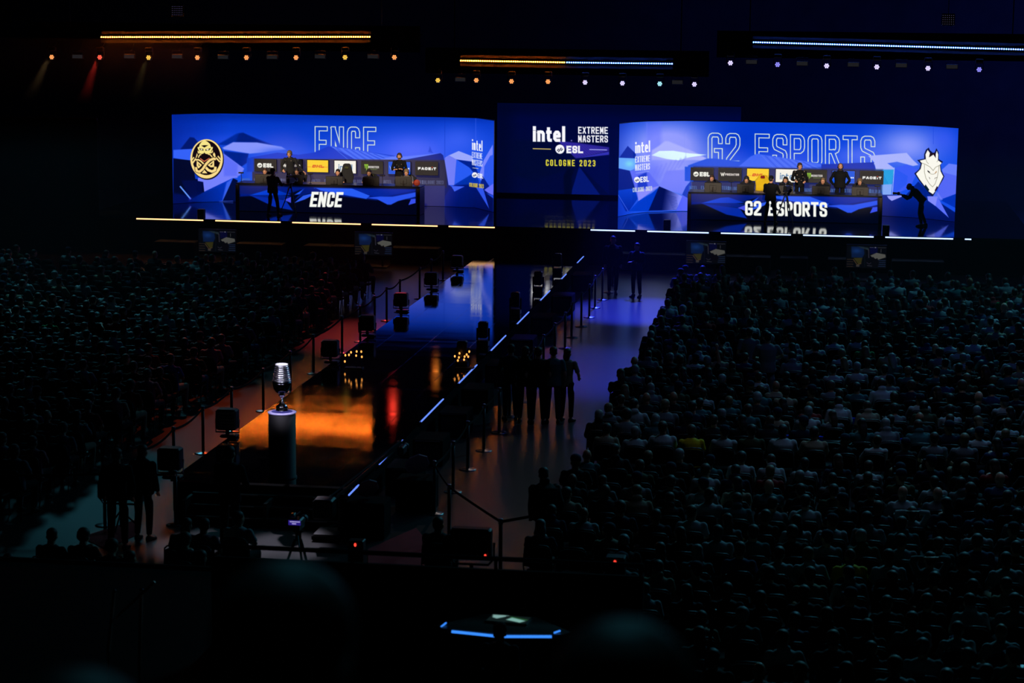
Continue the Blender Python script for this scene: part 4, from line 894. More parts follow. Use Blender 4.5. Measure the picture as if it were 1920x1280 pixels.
for (xa, ya), (xb, yb), s in (((60,69),(790,69),'left'),((800,114),(1330,118),'middle'),((1345,80),(1960,92),'right')):
    Yt = YBS[s]+.75; a, b = at_y(xa, ya, Yt), at_y(xb, yb, Yt); z = (a[2]+b[2])/2; truss(a[0], b[0], z-.05, Yt, 'black roof truss carrying the %s row of lights' % s)
    bb = empty('border_cloth', ((a[0]+b[0])/2, Yt-.24, z), 'dark border cloth hanging behind the %s led battens' % s, 'cloth', 'border cloths'); MB().box((0,0,0), (b[0]-a[0], .02, .95)).build('cloth', mat('border_cloth', (38,38,42), .9, noise=.3, scale=3, spec=.1), bb)
LAMPC = {'o': (1,.33,.10), 'r': (1,.10,.06), 'y': (.95,.55,.08), 'w': (.62,.55,1), 'b': (.28,.26,1), 'c': (.35,.75,.9)}
LST = {'o': 1.5, 'r': 1.5, 'y': 1.3, 'w': 1.6, 'b': 1.2, 'c': 1.4}
lamps = [(97,107,'o'),(187,107.5,'r'),(278.5,108,'y'),(370,108,'o'),(462,108,'o'),(555,108,'o'),(647,107.5,'y'),(739.5,107.5,'o'),
 (821,150.5,'y'),(893,150.5,'o'),(959,152.5,'o'),(1027.5,153,'o'),(1097,154.5,'w'),(1167,156,'w'),(1237,157,'c'),(1302,158,'w'),
 (1369.5,118,'w'),(1458,121,'b'),(1550,123.5,'w'),(1644,125.5,'w'),(1740,128,'w'),(1836,130.5,'b')]
cname = dict(o='orange', r='red', y='yellow', w='white', b='violet', c='pale cyan')
def hang(e, p, x, z0):
    za, zb = [(at_y(q[0], q[1], ybx(x)+.75)[2]-.25) for q in TR[0 if x < 795 else 1 if x < 1340 else 2]]; zt = (za+zb)/2-p[2]
    MB().tube([(0,.08,z0),(0,.35,z0+.02),(0,.66,zt)], .018, 6).build('hanging_arm', BLACK, e)
TR = (((60,69),(790,69)),((800,114),(1330,118)),((1345,80),(1960,92)))
for k, (x, y, c) in enumerate(lamps):
    p = at_y(x, y, ybx(x)-.1); e = empty('moving_head_lamp', p, 'small moving head lamp glowing %s, %s from the left under the roof truss' % (cname[c], ordn(k+1)), 'spotlight', 'moving head lamps under the truss')
    mb = MB()
    for j in range(7):
        r = 0 if j == 0 else .062; t = j*PI/3
        mb.ell((r*math.cos(t), -.005, r*math.sin(t)), (.029,.02,.029), n=8)
    lh = MB().lathe([(.09,0),(.11,.03),(.11,.14),(.07,.22)], (0,0,0), 14, R=_rx(-PI/2)).build('lamp_head', BLACK, e)
    mb.build('lens_cluster', emat('lamp_lens_'+cname[c].replace(' ', '_'), LAMPC[c], LST[c]), lh)
    MB().tube([(-.14,.08,0),(-.14,.08,.22),(.14,.08,.22),(.14,.08,0)], .018, 6).build('yoke', BLACK, e); MB().bbox((0,.08,.30), (.26,.2,.14), .02).build('lamp_base', BLACK, e); hang(e, p, x, .37)
def lampspot(i, target, ang, power, col, rad=.09):
    x, y, c = lamps[i]; p = at_y(x, y, ybx(x)-.1); spot('moving_head_beam', (p[0], p[1]-.28, p[2]-.02), target, ang, power, col, rad, .5)

for i_, dx_, pw_, c_ in ((0,-3.2,1500,(1,.62,.25)),(1,-1.9,6500,(1,.05,.03)),(2,-1.7,800,(.9,.7,.2))):
    X_ = float(at_y(lamps[i_][0], lamps[i_][1], YB)[0]); lampspot(i_, (X_+dx_, 77.0, 0), 19, pw_, c_)
lampspot(7, (-10.6, 44, .6), 9, 6, (1,.03,.02), .12); lampspot(8, (-9.3, 46, .6), 9, 2, (1,.2,.02), .12); lampspot(5, (-11.2, 44, .6), 9, 0.5, (1,.3,.04), .12)
for i in (15,): lampspot(i, (-9.5, 79.5, 0), 13, 160, (.05,.1,1))
# unlit strobes between the lamps, and small dim dot-matrix panels higher up
for k, (x, y) in enumerate(((145,106),(242,106),(332,106),(418,107),(510,107),(600,106),(699,106),(863,149),(1270,154),(1409,116),(1504,119),(1600,121),(1690,122.5),(1785,125))):
    p = at_y(x, y, ybx(x)-.1); e = empty('strobe_light', p, 'unlit rectangular strobe, %s from the left between the moving heads' % ordn(k+1), 'light', 'unlit strobes under the truss')
    MB().bbox((0,.06,0), (.42,.12,.17), .015).build('housing', BLACK, e); MB().box((0,-.005,0), (.38,.01,.13)).build('diffuser', emat('strobe_diffuser_glow', (.5,.5,.6), .022), e)  # faint emission stands in for light on the unlit face
    MB().tube([(-.2,.06,.02),(-.2,.06,.2),(.2,.06,.2),(.2,.06,.02)], .012, 6).build('bracket', BLACK, e); hang(e, p, x, .2)
for (x, y, s) in ((332,20,'left'),(1778,37,'right')):
    p = at_y(x, y, YB-.5); e = empty('blinder_panel', p, 'dim dot-matrix blinder panel high above the %s rig' % s, 'light', 'dot-matrix panels')
    MB().bbox((0,.05,0), (.46,.08,.42), .015).build('housing', BLACK, e)
    mb = MB()
    for i in range(6):
        for j in range(5): mb.ell((-.18+i*.072, 0, -.15+j*.075), (.012,.008,.012), n=6)
    mb.build('led_pixels', emat('dim_pixel', (.35,.3,.6), .22), e); MB().tube([(0,.05,.2),(0,.05,17.9-p[2])], .012, 6).build('hanging_wire', BLACK, e)
e = empty('beam_mask_drape', (-32.6, 75.9, 0), 'added black drape left of the stage masking where the beams land', 'drape'); MB().box((0,0,2.4), (12.5,.05,4.8)).build('cloth', DRAPE, e); MB().tube([(-6.25,0,4.82),(6.25,0,4.82)], .03).build('top_pipe', BLACK, e)  # drape added to hide the floor where the lamp beams land
# haze under the leftmost lamps so their beams show
hz = bpy.data.materials.new('stage_haze'); hz.use_nodes = True; nt = hz.node_tree; nt.nodes.remove(nt.nodes['Principled BSDF'])
vsn = nt.nodes.new('ShaderNodeVolumeScatter'); vsn.inputs['Anisotropy'].default_value = .2; nt.links.new(vsn.outputs[0], nt.nodes['Material Output'].inputs['Volume'])
tcv = nt.nodes.new('ShaderNodeTexCoord'); sxv = nt.nodes.new('ShaderNodeSeparateXYZ'); mrv = nt.nodes.new('ShaderNodeMapRange'); mrv.interpolation_type = 'SMOOTHSTEP'
nt.links.new(tcv.outputs['Object'], sxv.inputs[0]); nt.links.new(sxv.outputs['Z'], mrv.inputs['Value'])
mrv.inputs['From Min'].default_value = 5.2; mrv.inputs['From Max'].default_value = 7.4; mrv.inputs['To Min'].default_value = 0; mrv.inputs['To Max'].default_value = .012; nt.links.new(mrv.outputs[0], vsn.inputs['Density'])
o = MB().box((-27.7, 77.6, 6.3), (9.5, 2.4, 2.7)).build('stage_haze', hz); tag(o, 'thin haze below the leftmost moving heads where their beams show', 'haze', kind='stuff')
hz2 = bpy.data.materials.new('hall_haze'); hz2.use_nodes = True; nt = hz2.node_tree; nt.nodes.remove(nt.nodes['Principled BSDF'])
v2 = nt.nodes.new('ShaderNodeVolumeScatter'); v2.inputs['Density'].default_value = .0013; v2.inputs['Color'].default_value = (.75,.85,1,1); nt.links.new(v2.outputs[0], nt.nodes['Material Output'].inputs['Volume'])
o = MB().box((-5, 63, 2.65), (66, 20, 5.1)).build('hall_haze', hz2); tag(o, 'thin haze hanging in the hall before the stage', 'haze', kind='stuff')
# ---------------------------------------------------------------- floor screens for the audience, subwoofers
def tv_match(a):
    _tvm(a); a.c[:] = a.c*.66
def _tvm(a):
    a.c[:] = (6,8,14); X, Y = a.X, a.Y
    a.poly([(9,3),(34,3),(36,18),(32,26),(10,26)], (12,34,82), 1.5); a.glow(20, 12, 9, 5, (24,70,150), .8); a.poly([(22,2),(44,5),(44,10),(30,6)], (40,56,66), 1)
    for k in range(4): a.line([(1,30+k*5),(14,30+k*5)], 1.3, (58,44,34)); a.line([(64,31+k*4),(79,31+k*4)], 1.3, (34,52,92))
    a.poly([(14,27),(32,26),(30,37),(24,40)], (66,62,24), 1); a.line([(14,30),(22,41),(30,38)], 1.2, (110,84,50))
    a.line([(37,2),(37,45)], .6, (20,28,40)); a.poly([(46,3),(62,3),(62,16),(47,18)], (8,10,58), 1); a.line([(46,4),(54,4)], 1, (90,92,110)); a.poly([(56,3),(59,3),(59,5),(56,5)], (130,135,150), .5); a.line([(62,4),(79,4)], .9, (70,70,80))
    a.line([(44,8),(45,26)], 1.8, (58,56,74)); a.poly([(48,21),(60,15),(78,18),(79,24),(62,30),(52,25)], (112,112,106), .8); a.poly([(50,25),(54,24),(58,28),(62,26),(66,34),(64,44),(52,44)], (8,8,14), 1); a.line([(69,7),(69,14)], 1, (90,90,96))
    a.poly([(20,41),(27,41),(26,45),(20,45)], (70,66,64), .6); a.line([(42,42),(52,43)], 1.1, (66,66,80)); a.line([(41,36),(46,39),(50,36)], 1, (60,54,74))
for k, (x0, y0, x1, y1) in enumerate(((372,430,442,473),(665,435.5,735,479),(1287,452,1360,495),(1588,459,1661,503))):
    a, b = at_y(x0, y0, 73.8), at_y(x1, y1, 73.8); W_, h = b[0]-a[0], a[2]-b[2]; e = empty('floor_screen', ((a[0]+b[0])/2, 73.8, 0), 'dim flat screen on a floor stand before the stage, %s from the left' % ordn(k+1), 'screen', 'floor screens before the stage')
    zc = (a[2]+b[2])/2
    p = panel('picture', [(-W_/2,0),(W_/2,0)], zc-h/2, zc+h/2, .0125, tv_match, uv=(80,47), mname='led_picture'); p.parent = e
    MB().bbox((0,.04,zc), (W_+.04,.07,h+.04), .012).build('bezel', BLACK, e); MB().tube([(-.3,.1,.03),(-.3,.1,zc)], .03).tube([(.3,.1,.03),(.3,.1,zc)], .03).build('stand', BLACK, e); MB().bbox((0,.1,.02), (1.0,.6,.04), .01).build('foot', BLACK, e)
sub0 = None; k = 0
for px in (318,345,470,507,598,648,760,800,1160,1222,1265,1380,1420,1490,1580,1700,1745):
    x = at_y(px, 446, 75.2)[0]; k += 1
    if sub0 is None:
        sub0 = empty('subwoofer', (x, 75.2, 0), '', 'speaker', 'subwoofers along the stage front')
        MB().bbox((0,0,.29), (.95,.75,.58), .02).build('cabinet', BLACK, sub0); MB().box((0,-.382,.29), (.84,.01,.48)).build('grille', mat('speaker_grille', (22,22,24), .8, noise=.4, scale=60), sub0); o = sub0
    else: o = copy_tree(sub0); o.location = (x, 75.2, 0)
    o['label'] = 'black subwoofer on the floor at the stage front, %s from the left' % ordn(k)
# ---------------------------------------------------------------- barrier posts with belts
def post(loc, label, group):
    global post0
    if post0 is None:
        post0 = empty('barrier_post', loc, label, 'barrier', group); 
        MB().lathe([(.175,0),(.175,.012),(.15,.022),(.05,.035),(.035,.04)], (0,0,0), 24).build('base', STEEL, post0, True)
        MB().tube([(0,0,.03),(0,0,.94)], .032, 12).build('pole', BLACK, post0, True); MB().lathe([(.032,.0),(.038,.01),(.038,.09),(.03,.10)], (0,0,.9), 14).build('belt_head', STEEL, post0, True); return post0
    o = copy_tree(post0); o.location = loc; o['label'] = label; o['group'] = group; return o
post0 = None
def belt(a, b, label, group, sag=.06, m=None):
    a, b = np.array(a, float), np.array(b, float); P = []
    for t in np.linspace(0, 1, 9): P.append(a*(1-t)+b*t+np.array((0,0,.945-sag*4*t*(1-t))))
    n = unit(np.cross(b-a, (0,0,1)))*.003; mb = MB(); V = []
    for p in P: V += [p-n-(0,0,.024), p+n-(0,0,.024), p+n+(0,0,.024), p-n+(0,0,.024)]
    mb.add(V, [(i*4+j, i*4+(j+1)%4, i*4+4+(j+1)%4, i*4+4+j) for i in range(8) for j in range(4)]+[(0,1,2,3),(35,34,33,32)])
    tag(mb.build('barrier_belt', CL['black']), label, 'belt', group)
YR_ = [38.58,40.4,42.4,44.26,46.2,48.05,49.9,51.8,53.8,55.8,57.8,59.7,61.75,63.6,65.6,67.4,69.1,70.9]
YL_ = [38.7,40.72,42.9,45.17,47.6,50.06,52.65,55.84,57.8,59.79,61.7,63.51,66.39,68.6,70.9]
for k, y in enumerate(YR_): post((-7.1+.03*math.sin(k*2.1), y, 0), 'black barrier post right of the catwalk, %s from the near end' % ordn(k+1), 'posts right of the catwalk')
for k, y in enumerate(YL_): post((-12.75+.04*math.sin(k*1.7), y, 0), 'black barrier post left of the catwalk, %s from the near end' % ordn(k+1), 'posts left of the catwalk')
for k in range(len(YR_)-1):
    belt((-7.1+.03*math.sin(k*2.1), YR_[k]+.04, 0), (-7.1+.03*math.sin(k*2.1+2.1), YR_[k+1]-.04, 0), 'black belt between the %s and next posts right of the catwalk' % ordn(k+1), 'belts right of the catwalk', .05+.05*rnd.random())
for k in range(len(YL_)-1):
    belt((-12.75+.04*math.sin(k*1.7), YL_[k]+.04, 0), (-12.75+.04*math.sin(k*1.7+1.7), YL_[k+1]-.04, 0), 'black belt between the %s and next posts left of the catwalk' % ordn(k+1), 'belts left of the catwalk', .05+.05*rnd.random())
# near posts across the aisle: (847,922) beside the first, the big one at (938,1083), one at the crowd's corner, and two on the left
q1, q2, q3 = at_z(842, 1012), at_z(938, 1083), at_z(1043, 1046)
for q, t in ((q1,'nearest post right of the catwalk, behind the seated technician'),(q2,'tall post in the open aisle with a bright round base')): post((q[0], q[1], 0), 'black barrier post, '+t, 'near aisle posts')
belt(q1, q2, 'black belt running down to the post with the bright base', 'near aisle belts', .01); q4 = np.array((-4.2, 35.6, 0)); 
belt(q2, (q4[0], q4[1], 0), 'black belt from the bright-based post to the crowd corner', 'near aisle belts', .01); belt((-7.1,38.54,0), q1, 'black belt joining the two nearest posts right of the catwalk', 'near aisle belts', .03)
post((q4[0], q4[1], 0), 'black barrier post hidden beside the dark standing person at the crowd corner', 'near aisle posts')
q5 = at_z(197, 985); q6 = at_z(-20, 987); q7 = at_z(330, 984)
for q, t in ((q5,'in the lower left behind the big floodlight'),(q6,'at the far lower left edge'),(q7,'left of the catwalk steps')): post((q[0], q[1], 0), 'black barrier post '+t, 'lower left posts')
belt(q6, q5, 'black belt across the lower left floor', 'lower left belts', .02); belt(q5, q7, 'black belt from the floodlight to the catwalk steps', 'lower left belts', .03)
# ---------------------------------------------------------------- floodlights along the catwalk
def floodlight(e, z0, w=.62, h=.56, tilt=0):
    MB().bbox((0,0,z0+h/2), (w,.30,h), .035).build('lamp_housing', BLACK, e)
    for k in range(5): pass
    mb = MB()
    for k in range(6): mb.box((0,-.16,z0+h*(.14+k*.145)), (w*.82,.03,.02))
    mb.build('cooling_fins', PLAST, e); MB().tube([(-w/2-.03,0,z0+h*.5),(-w/2-.03,0,z0-.06),(w/2+.03,0,z0-.06),(w/2+.03,0,z0+h*.5)], .018, 6).build('yoke', STEEL, e)
for k, (x, yb, sc) in enumerate(((292,899,1.0),(413,822,1.0),(603,682,.95),(675,632,.95),(740,586,.9),(798,545,.9),(845,510,.85))):
    Yc = at_z(x+18, yb, ZC)[1]
    e = empty('moving_floodlight', (-11.93, Yc+.15, ZC), 'black floodlight on the left catwalk edge, %s from the near end' % ordn(k+1), 'floodlight', 'floodlights on the left catwalk edge')
    MB().bbox((0.04,0,.03), (.34,.26,.06), .02).build('foot', PLAST, e); MB().tube([(0,0,.05),(0,0,.14)], .04).build('stem', BLACK, e); floodlight(e, .16, .42*sc, .42*sc)
for k, (x, y) in enumerate(((903,688),(952,650),(997,590),(1035,548),(1068,512))):
    Yc = at_z(x, y, ZC)[1]; e = empty('moving_light', (-8.72, Yc, ZC), 'upright moving light on the right catwalk edge, %s from the near end' % ordn(k+1), 'floodlight', 'moving lights on the right catwalk edge')
    MB().bbox((0,0,.08), (.30,.30,.16), .02).build('base', BLACK, e); MB().tube([(-.15,0,.14),(-.15,0,.46),],.025).tube([(.15,0,.14),(.15,0,.46)], .025).build('yoke', BLACK, e); MB().bbox((0,0,.42), (.24,.22,.42), .03).build('lamp_head', PLAST, e)
for k, Yc in enumerate((40.3, 43.0, 45.9, 48.8, 52.2, 56.2, 60.2, 64.6, 69.6)):
    e = empty('wedge_monitor', (-7.98, Yc, 0), 'black speaker case beside the right catwalk edge, %s from the near end' % ordn(k+1), 'speaker', 'cases along the right catwalk edge')
    MB().bbox((0,0,.27), (.62,.9,.54), .02).build('cabinet', DRAPE, e); MB().box((0,-.452,.52), (.50,.010,.010)).build('highlight_bar', STEEL, e); MB().box((0,-.455,.25), (.5,.01,.4)).build('grille', mat('speaker_grille'), e)  # thin steel bar added to draw the highlight along the case top
# amber lamp clusters standing on both catwalk edges
AMB = emat('amber_bulb', (1,.36,.07), 1.8)
for (x, y, s, pts) in ((664,690,'left',((-18,-12),(-17,-24),(-10,-25),(-6,-30),(4,-24),(5,-32),(14,-32),(15,-22))),(872,690,'right',((-20,-22),(-12,-20),(-11,-28),(-14,-14),(-2,-16),(3,-26),(8,-32),(6,-22),(-1,-22)))):
    c = at_z(x, y, ZC); e = empty('bulb_cluster', (c[0], c[1], ZC), 'cluster of small amber bulbs on short stalks at the %s catwalk edge' % s, 'light', 'amber bulb clusters')
    MB().bbox((0,0,.012), (.44,.22,.024), .006).build('base_plate', BLACK, e)
    for dx, dy in pts:
        X, Z = dx/80.0, -dy/80.0-.02
        MB().tube([(X,0,.02),(X,0,Z)], .006, 5).build('stalk', BLACK, e); MB().ell((X,0,Z+.025), (.022,.022,.03), n=10).build('bulb', AMB, e, True)
# ---------------------------------------------------------------- trophy and plinth
e = empty('plinth', (-9.93, 38.45, ZC), 'tall round black plinth carrying the trophy at the catwalk end', 'plinth')
hp_ = at_y(521, 771, 38.45)[2]-ZC
MB().lathe([(.27,0),(.27,.02),(.25,.03),(.25,hp_-.03)], (0,0,0), 48).build('column', mat('plinth_black', (3,3,4), .6, noise=.2), e, True)
MB().lathe([(.255,0),(.265,.01),(.265,.025),(.255,.03)], (0,0,hp_-.03), 48).build('top_disc', mat('plinth_top', (150,145,190), .45, noise=.1), e, True); MB().lathe([(.195,0),(.195,.003)], (0,0,hp_-.001), 40).build('felt_disc', mat('felt_blue', (40,38,110), .9, noise=.1), e)  # light on the top put into colour: pale rim, darker blue centre
t = empty('trophy', (-9.93, 38.45, ZC+hp_+.002), 'tall chrome trophy cup with stacked rings standing on the black plinth', 'trophy')
MB().lathe([(.10,0),(.115,.012),(.115,.03),(.098,.045),(.112,.07),(.105,.10),(.07,.135),(.035,.16),(.016,.19),(.013,.23)], (0,0,0), 48).build('foot', CHROME, t, True)
MB().lathe([(.013,.225),(.016,.25),(.035,.275),(.062,.30),(.066,.312),(.055,.318),(.012,.322)], (0,0,0), 40).build('stem_cup', CHROME, t, True)
MB().lathe([(.012,.315),(.05,.335),(.105,.36),(.150,.42),(.168,.50),(.172,.555)], (0,0,0), 48).build('bowl', mat('smoked_chrome', (60,60,66), .15, 1), t, True)
for k in range(8):
    r = .174-.0066*k; z = .565+k*.0385
    MB().lathe([(r-.026,z-.002)]+[(r-.010+.010*math.cos(a),z+.010+.010*math.sin(a)) for a in np.linspace(-1.5,1.5,9)]+[(r-.028,z+.022),(r-.030,z+.037)], (0,0,0), 48).build('ring', mat('satin_chrome', (240,240,245), .17, 1), t, True)
MB().lathe([(.108,.868),(.116,.872),(.116,.882),(.105,.888),(.02,.884)], (0,0,0), 48).build('lid', mat('lid_silver', (235,235,238), .3, .6), t, True)
# steps below the near end
e = empty('catwalk_steps', (-9.9, 37.9, 0), 'black metal steps leading up to the near end of the catwalk', 'steps')
for k in range(3): MB().box((0,-.15-.28*k,ZC-.15*(k+1)-.02), (3.0,.30,.04)).build('tread', BLACK, e); MB().box((-.55,-.30-.28*k,ZC-.15*(k+1)-.005), (.55,.012,.02)).box((.95,-.30-.28*k,ZC-.15*(k+1)-.005), (.4,.012,.02)).build('nosing', STEEL, e)
for s in (-1.5, 0, 1.5): MB().box((s,-.42,.22), (.06,.82,.40)).build('stringer', BLACK, e)
# ---------------------------------------------------------------- the seated crowd
V = 0.016
def A2(l, r): return [l, r]
LAP = A2(((-.25,.12,.76),(-.10,.34,.66)), ((.25,.12,.76),(.10,.34,.66)))
FOLD = A2(((-.25,.10,.76),(.05,.24,.80)), ((.25,.10,.76),(-.05,.26,.83)))
UPR = A2(((-.25,.12,.76),(-.10,.34,.66)), ((.27,.10,1.16),(.22,.16,1.44)))
PHONE = A2(((-.23,.16,.80),(-.05,.34,.94)), ((.23,.16,.80),(.06,.34,.93)))
BEH = A2(((-.29,-.02,1.20),(-.09,-.09,1.24)), ((.29,-.02,1.20),(.09,-.09,1.24)))
crowd = {
 'a': figure(arms=LAP, voxel=V), 'b': figure(arms=FOLD, voxel=V, turn=.35, build=1.12), 'c': figure(arms=LAP, voxel=V, lean=.22, nod=.2, hairstyle='bushy'),
 'd': figure(arms=PHONE, voxel=V, nod=.35, turn=-.25, hairstyle='long', build=.9), 'e': figure(arms=FOLD, voxel=V, turn=-.4, hat=1.0, lean=-.08), 'f': figure(arms=LAP, voxel=V, side=.12, turn=.15, tilt=.12, hairstyle='bun', build=.9),
 'g': figure(arms=LAP, voxel=V, hairstyle=None, build=1.22, turn=-.1), 'h': figure(arms=LAP, voxel=V, lean=.35, nod=.1, sleeves='long', hood=True, build=1.05), 'i': figure(arms=FOLD, voxel=V, sleeves='long', hood=True, side=-.08, turn=.5),
 'u': figure(arms=UPR, voxel=V, turn=.1), 'z': figure(arms=BEH, voxel=V, sleeves='long')}
HD = dict(a='short-haired', b='broad short-haired', c='bushy-haired', d='long-haired', e='capped', f='bun-haired', g='bald', h='hooded', i='hooded', u='arm-raising', z='hands-behind-head')
CHS = mat('chair_shell', (9,9,11), .85, noise=.2, spec=.15); CHF = mat('chair_frame_dark_metal', (46,46,50), .5, .4)
def chair_meshes(n=12):
    a = MB()
    V_ = []; f = []; nx, nz = 7, 6
    for j in range(nz):
        t = j/(nz-1); z = .58+.34*t; wd = .23-.03*t*t*(t > .6)
        for i in range(nx):
            u = -1+2*i/(nx-1); V_.append((u*wd, -.20-.07*t+.045*u*u, z-(.05*abs(u)**3 if j == nz-1 else 0)))
    for v in list(V_): V_.append((v[0], v[1]-.02, v[2]))
    m = nx*nz
    for j in range(nz-1):
        for i in range(nx-1):
            q = j*nx+i; f += [(q, q+1, q+nx+1, q+nx), (m+q, m+q+nx, m+q+nx+1, m+q+1)]
    rim = [i for i in range(nx)]+[nx*j+nx-1 for j in range(1, nz)]+[nx*(nz-1)+i for i in range(nx-2, -1, -1)]+[nx*j for j in range(nz-2, 0, -1)]
    for i in range(len(rim)): p, q = rim[i], rim[(i+1) % len(rim)]; f.append((p, m+p, m+q, q))
    a.add(V_, f)
    b = MB().bbox((0,.01,.425), (.44,.42,.035), .012)
    c = MB()
    for s in (-1, 1):
        c.tube([(s*.21,.20,0),(s*.21,.17,.42),(s*.21,-.18,.43),(s*.225,-.22,.60),(s*.20,-.285,.90)], .011, 6); c.tube([(s*.21,-.27,0),(s*.21,-.16,.43)], .011, 6)
    c.tube([(-.20,-.285,.90),(-.15,-.295,.945),(0,-.30,.955),(.15,-.295,.945),(.20,-.285,.90)], .013, 8)
    return a, b, c
ca_, cb_, cc_ = chair_meshes()
CM = [('backrest', ca_.mesh('backrest', [CHS], True)), ('seat', cb_.mesh('seat', [CHS])), ('frame', cc_.mesh('frame', [CHF], True))]
def chair(loc, rz, label, group):
    e = empty('stacking_chair', loc, label, 'chair', group, rz)
    for n_, me in CM: obj(n_, me, e)
    return e
seats = []                                     # (x, y, block, row, seat, filled)
r2 = random.Random(23)
def vis(x, y, z=1.0, pad=30):
    px, py = proj((x, y, z)); return -pad < px < 1920+pad and py < 1280+pad
row = 0
for k in range(45):
    y = 25.4+1.13*k; x0 = -4.50 if y > 33 else (-3.2 if y > 29 else -1.6)
    if y > 66.5: break
    if k in (13, 26): continue                 # cross aisles
    n = 0; off = r2.uniform(0, .28)
    for i in range(40):
        x = x0+off+.565*i
        if not vis(x, y): break
        if 8.2 < i < 9.5 and k % 1 == 0 and y < 60 and False: continue
        n += 1; seats.append((x, y, 'right', k+1, n, r2.random() > (.07 if y < 62 else .12)))
for k in range(34):
    y = 36.9+1.13*k
    if y > 66.5: break
    n = 0; off = r2.uniform(0, .28)
    for i in range(30):
        x = -14.45-off-.565*i
        if not vis(x, y): break
        n += 1
        em = .07
        px, py = proj((x, y, 1.1))
        if 60 < px < 330 and 440 < py < 560: em = .55
        if k in (0, 1) and i > 4: em = .3
        seats.append((x, y, 'left', k+1, n, r2.random() > em))
seats.sort(key=lambda s: s[0]**2+s[1]**2)
tops = ['black']*8+['charcoal']*6+['navy']*4+['grey']*7+['white']*8+['teal']*5+['red']*1+['olive']*2+['denim']*2+['beige']*2+['black']*3
hairs = ['dark']*7+['brown']*5+['blond']*1+['grey']*1
kinds = 'aaabbbccddeefghhi'
npers = nchair = 0; rest = []; GP = {'right':'seated spectators right of the catwalk', 'left':'seated spectators left of the catwalk'}
GCH = {'right':'spectator chairs right of the catwalk', 'left':'spectator chairs left of the catwalk'}
CN = dict(denim='denim blue', charcoal='dark grey', grey='grey', white='white')
special = {}
def near_seat(px, py, **kw):                   # the seat whose occupant's head shows nearest to a pixel
    b = min(range(len(seats)), key=lambda i: (lambda q: (q[0]-px)**2+(q[1]-py)**2)(proj((seats[i][0], seats[i][1], 1.25)))); special[b] = kw
near_seat(1318, 676, kind='u', top='black'); near_seat(1603, 652, top='green', kind='a'); near_seat(1605, 685, top='white', kind='a')
near_seat(1880, 545, top='green', kind='b'); near_seat(1738, 553, top='red', kind='a'); near_seat(1515, 775, top='white', kind='a'); near_seat(1460, 808, top='white', kind='b')
near_seat(1458, 880, top='white', kind='a'); near_seat(1290, 805, top='yellow', kind='c'); near_seat(1240, 825, top='white', kind='b'); near_seat(1300, 870, top='grey', kind='a')
near_seat(1330, 870, top='white', kind='b'); near_seat(1460, 880, top='red', kind='a'); near_seat(1840, 880, top='red', kind='d'); near_seat(1735, 1030, top='grey', kind='z')
near_seat(1626, 1035, top='yellow', kind='g'); near_seat(1680, 945, top='white', kind='z'); near_seat(1440, 735, top='teal', kind='a'); near_seat(1360, 730, top='teal', kind='a')
near_seat(265, 720, top='pink', kind='a'); near_seat(232, 735, top='beige', kind='c'); near_seat(330, 700, top='blue', kind='b'); near_seat(70, 850, top='pink', kind='b'); near_seat(185, 760, top='red', kind='a')
near_seat(460, 620, top='pink', kind='a'); near_seat(430, 690, top='pink', kind='c'); near_seat(360, 520, top='white', kind='b'); near_seat(100, 590, top='green', kind='a'); near_seat(340, 575, top='white', kind='a')
for i, (x, y, blk, rw, st_, full) in enumerate(seats):
    jx, jy, jr = r2.uniform(-.04,.04), r2.uniform(-.12,.12), r2.uniform(-.16,.16)
    face = math.atan2(-(-10.2-x), 92-y)*-1 if False else -math.atan2(-10.2-x, 60+80-y)
    rz = -math.atan2(-10.2-x, 110-y)+jr*.6; kd = r2.choice(kinds); tp = r2.choice(tops); hr = r2.choice(hairs); sk = r2.choice((0,0,0,1,1,2)); tr = r2.choice(('black','denim','charcoal','navy','beige')); sc = r2.uniform(.94,1.06)
    if i in special: kd = special[i].get('kind', kd); tp = special[i].get('top', tp); full = True
    side = 'right' if blk == 'right' else 'left'
    where = '%s from aisle, row %d from back, %s crowd' % (ordn(st_), rw, side)
    if nchair < 300: chair((x+jx*.7, y+jy, 0), rz*.5, 'black chair %s' % where, GCH[blk]); nchair += 1
    else: rest.append(('chair', x+jx*.7, y+jy, rz*.5, None, None, None, None, 1))
    if not full: continue
    if npers < 300 or i in special:
        npers += 1
        person(crowd[kd], (x+jx, y+jy, 0), rz, '%s spectator in %s, %s' % (HD[kd], CN.get(tp, tp), where), top=tp, trousers=tr, hair=hr, skin=sk, group=GP[blk], sc=sc, hats='navy' if kd == 'e' else 'black')
    else: rest.append((kd, x+jx, y+jy, rz, tp, tr, hr, sk, sc))
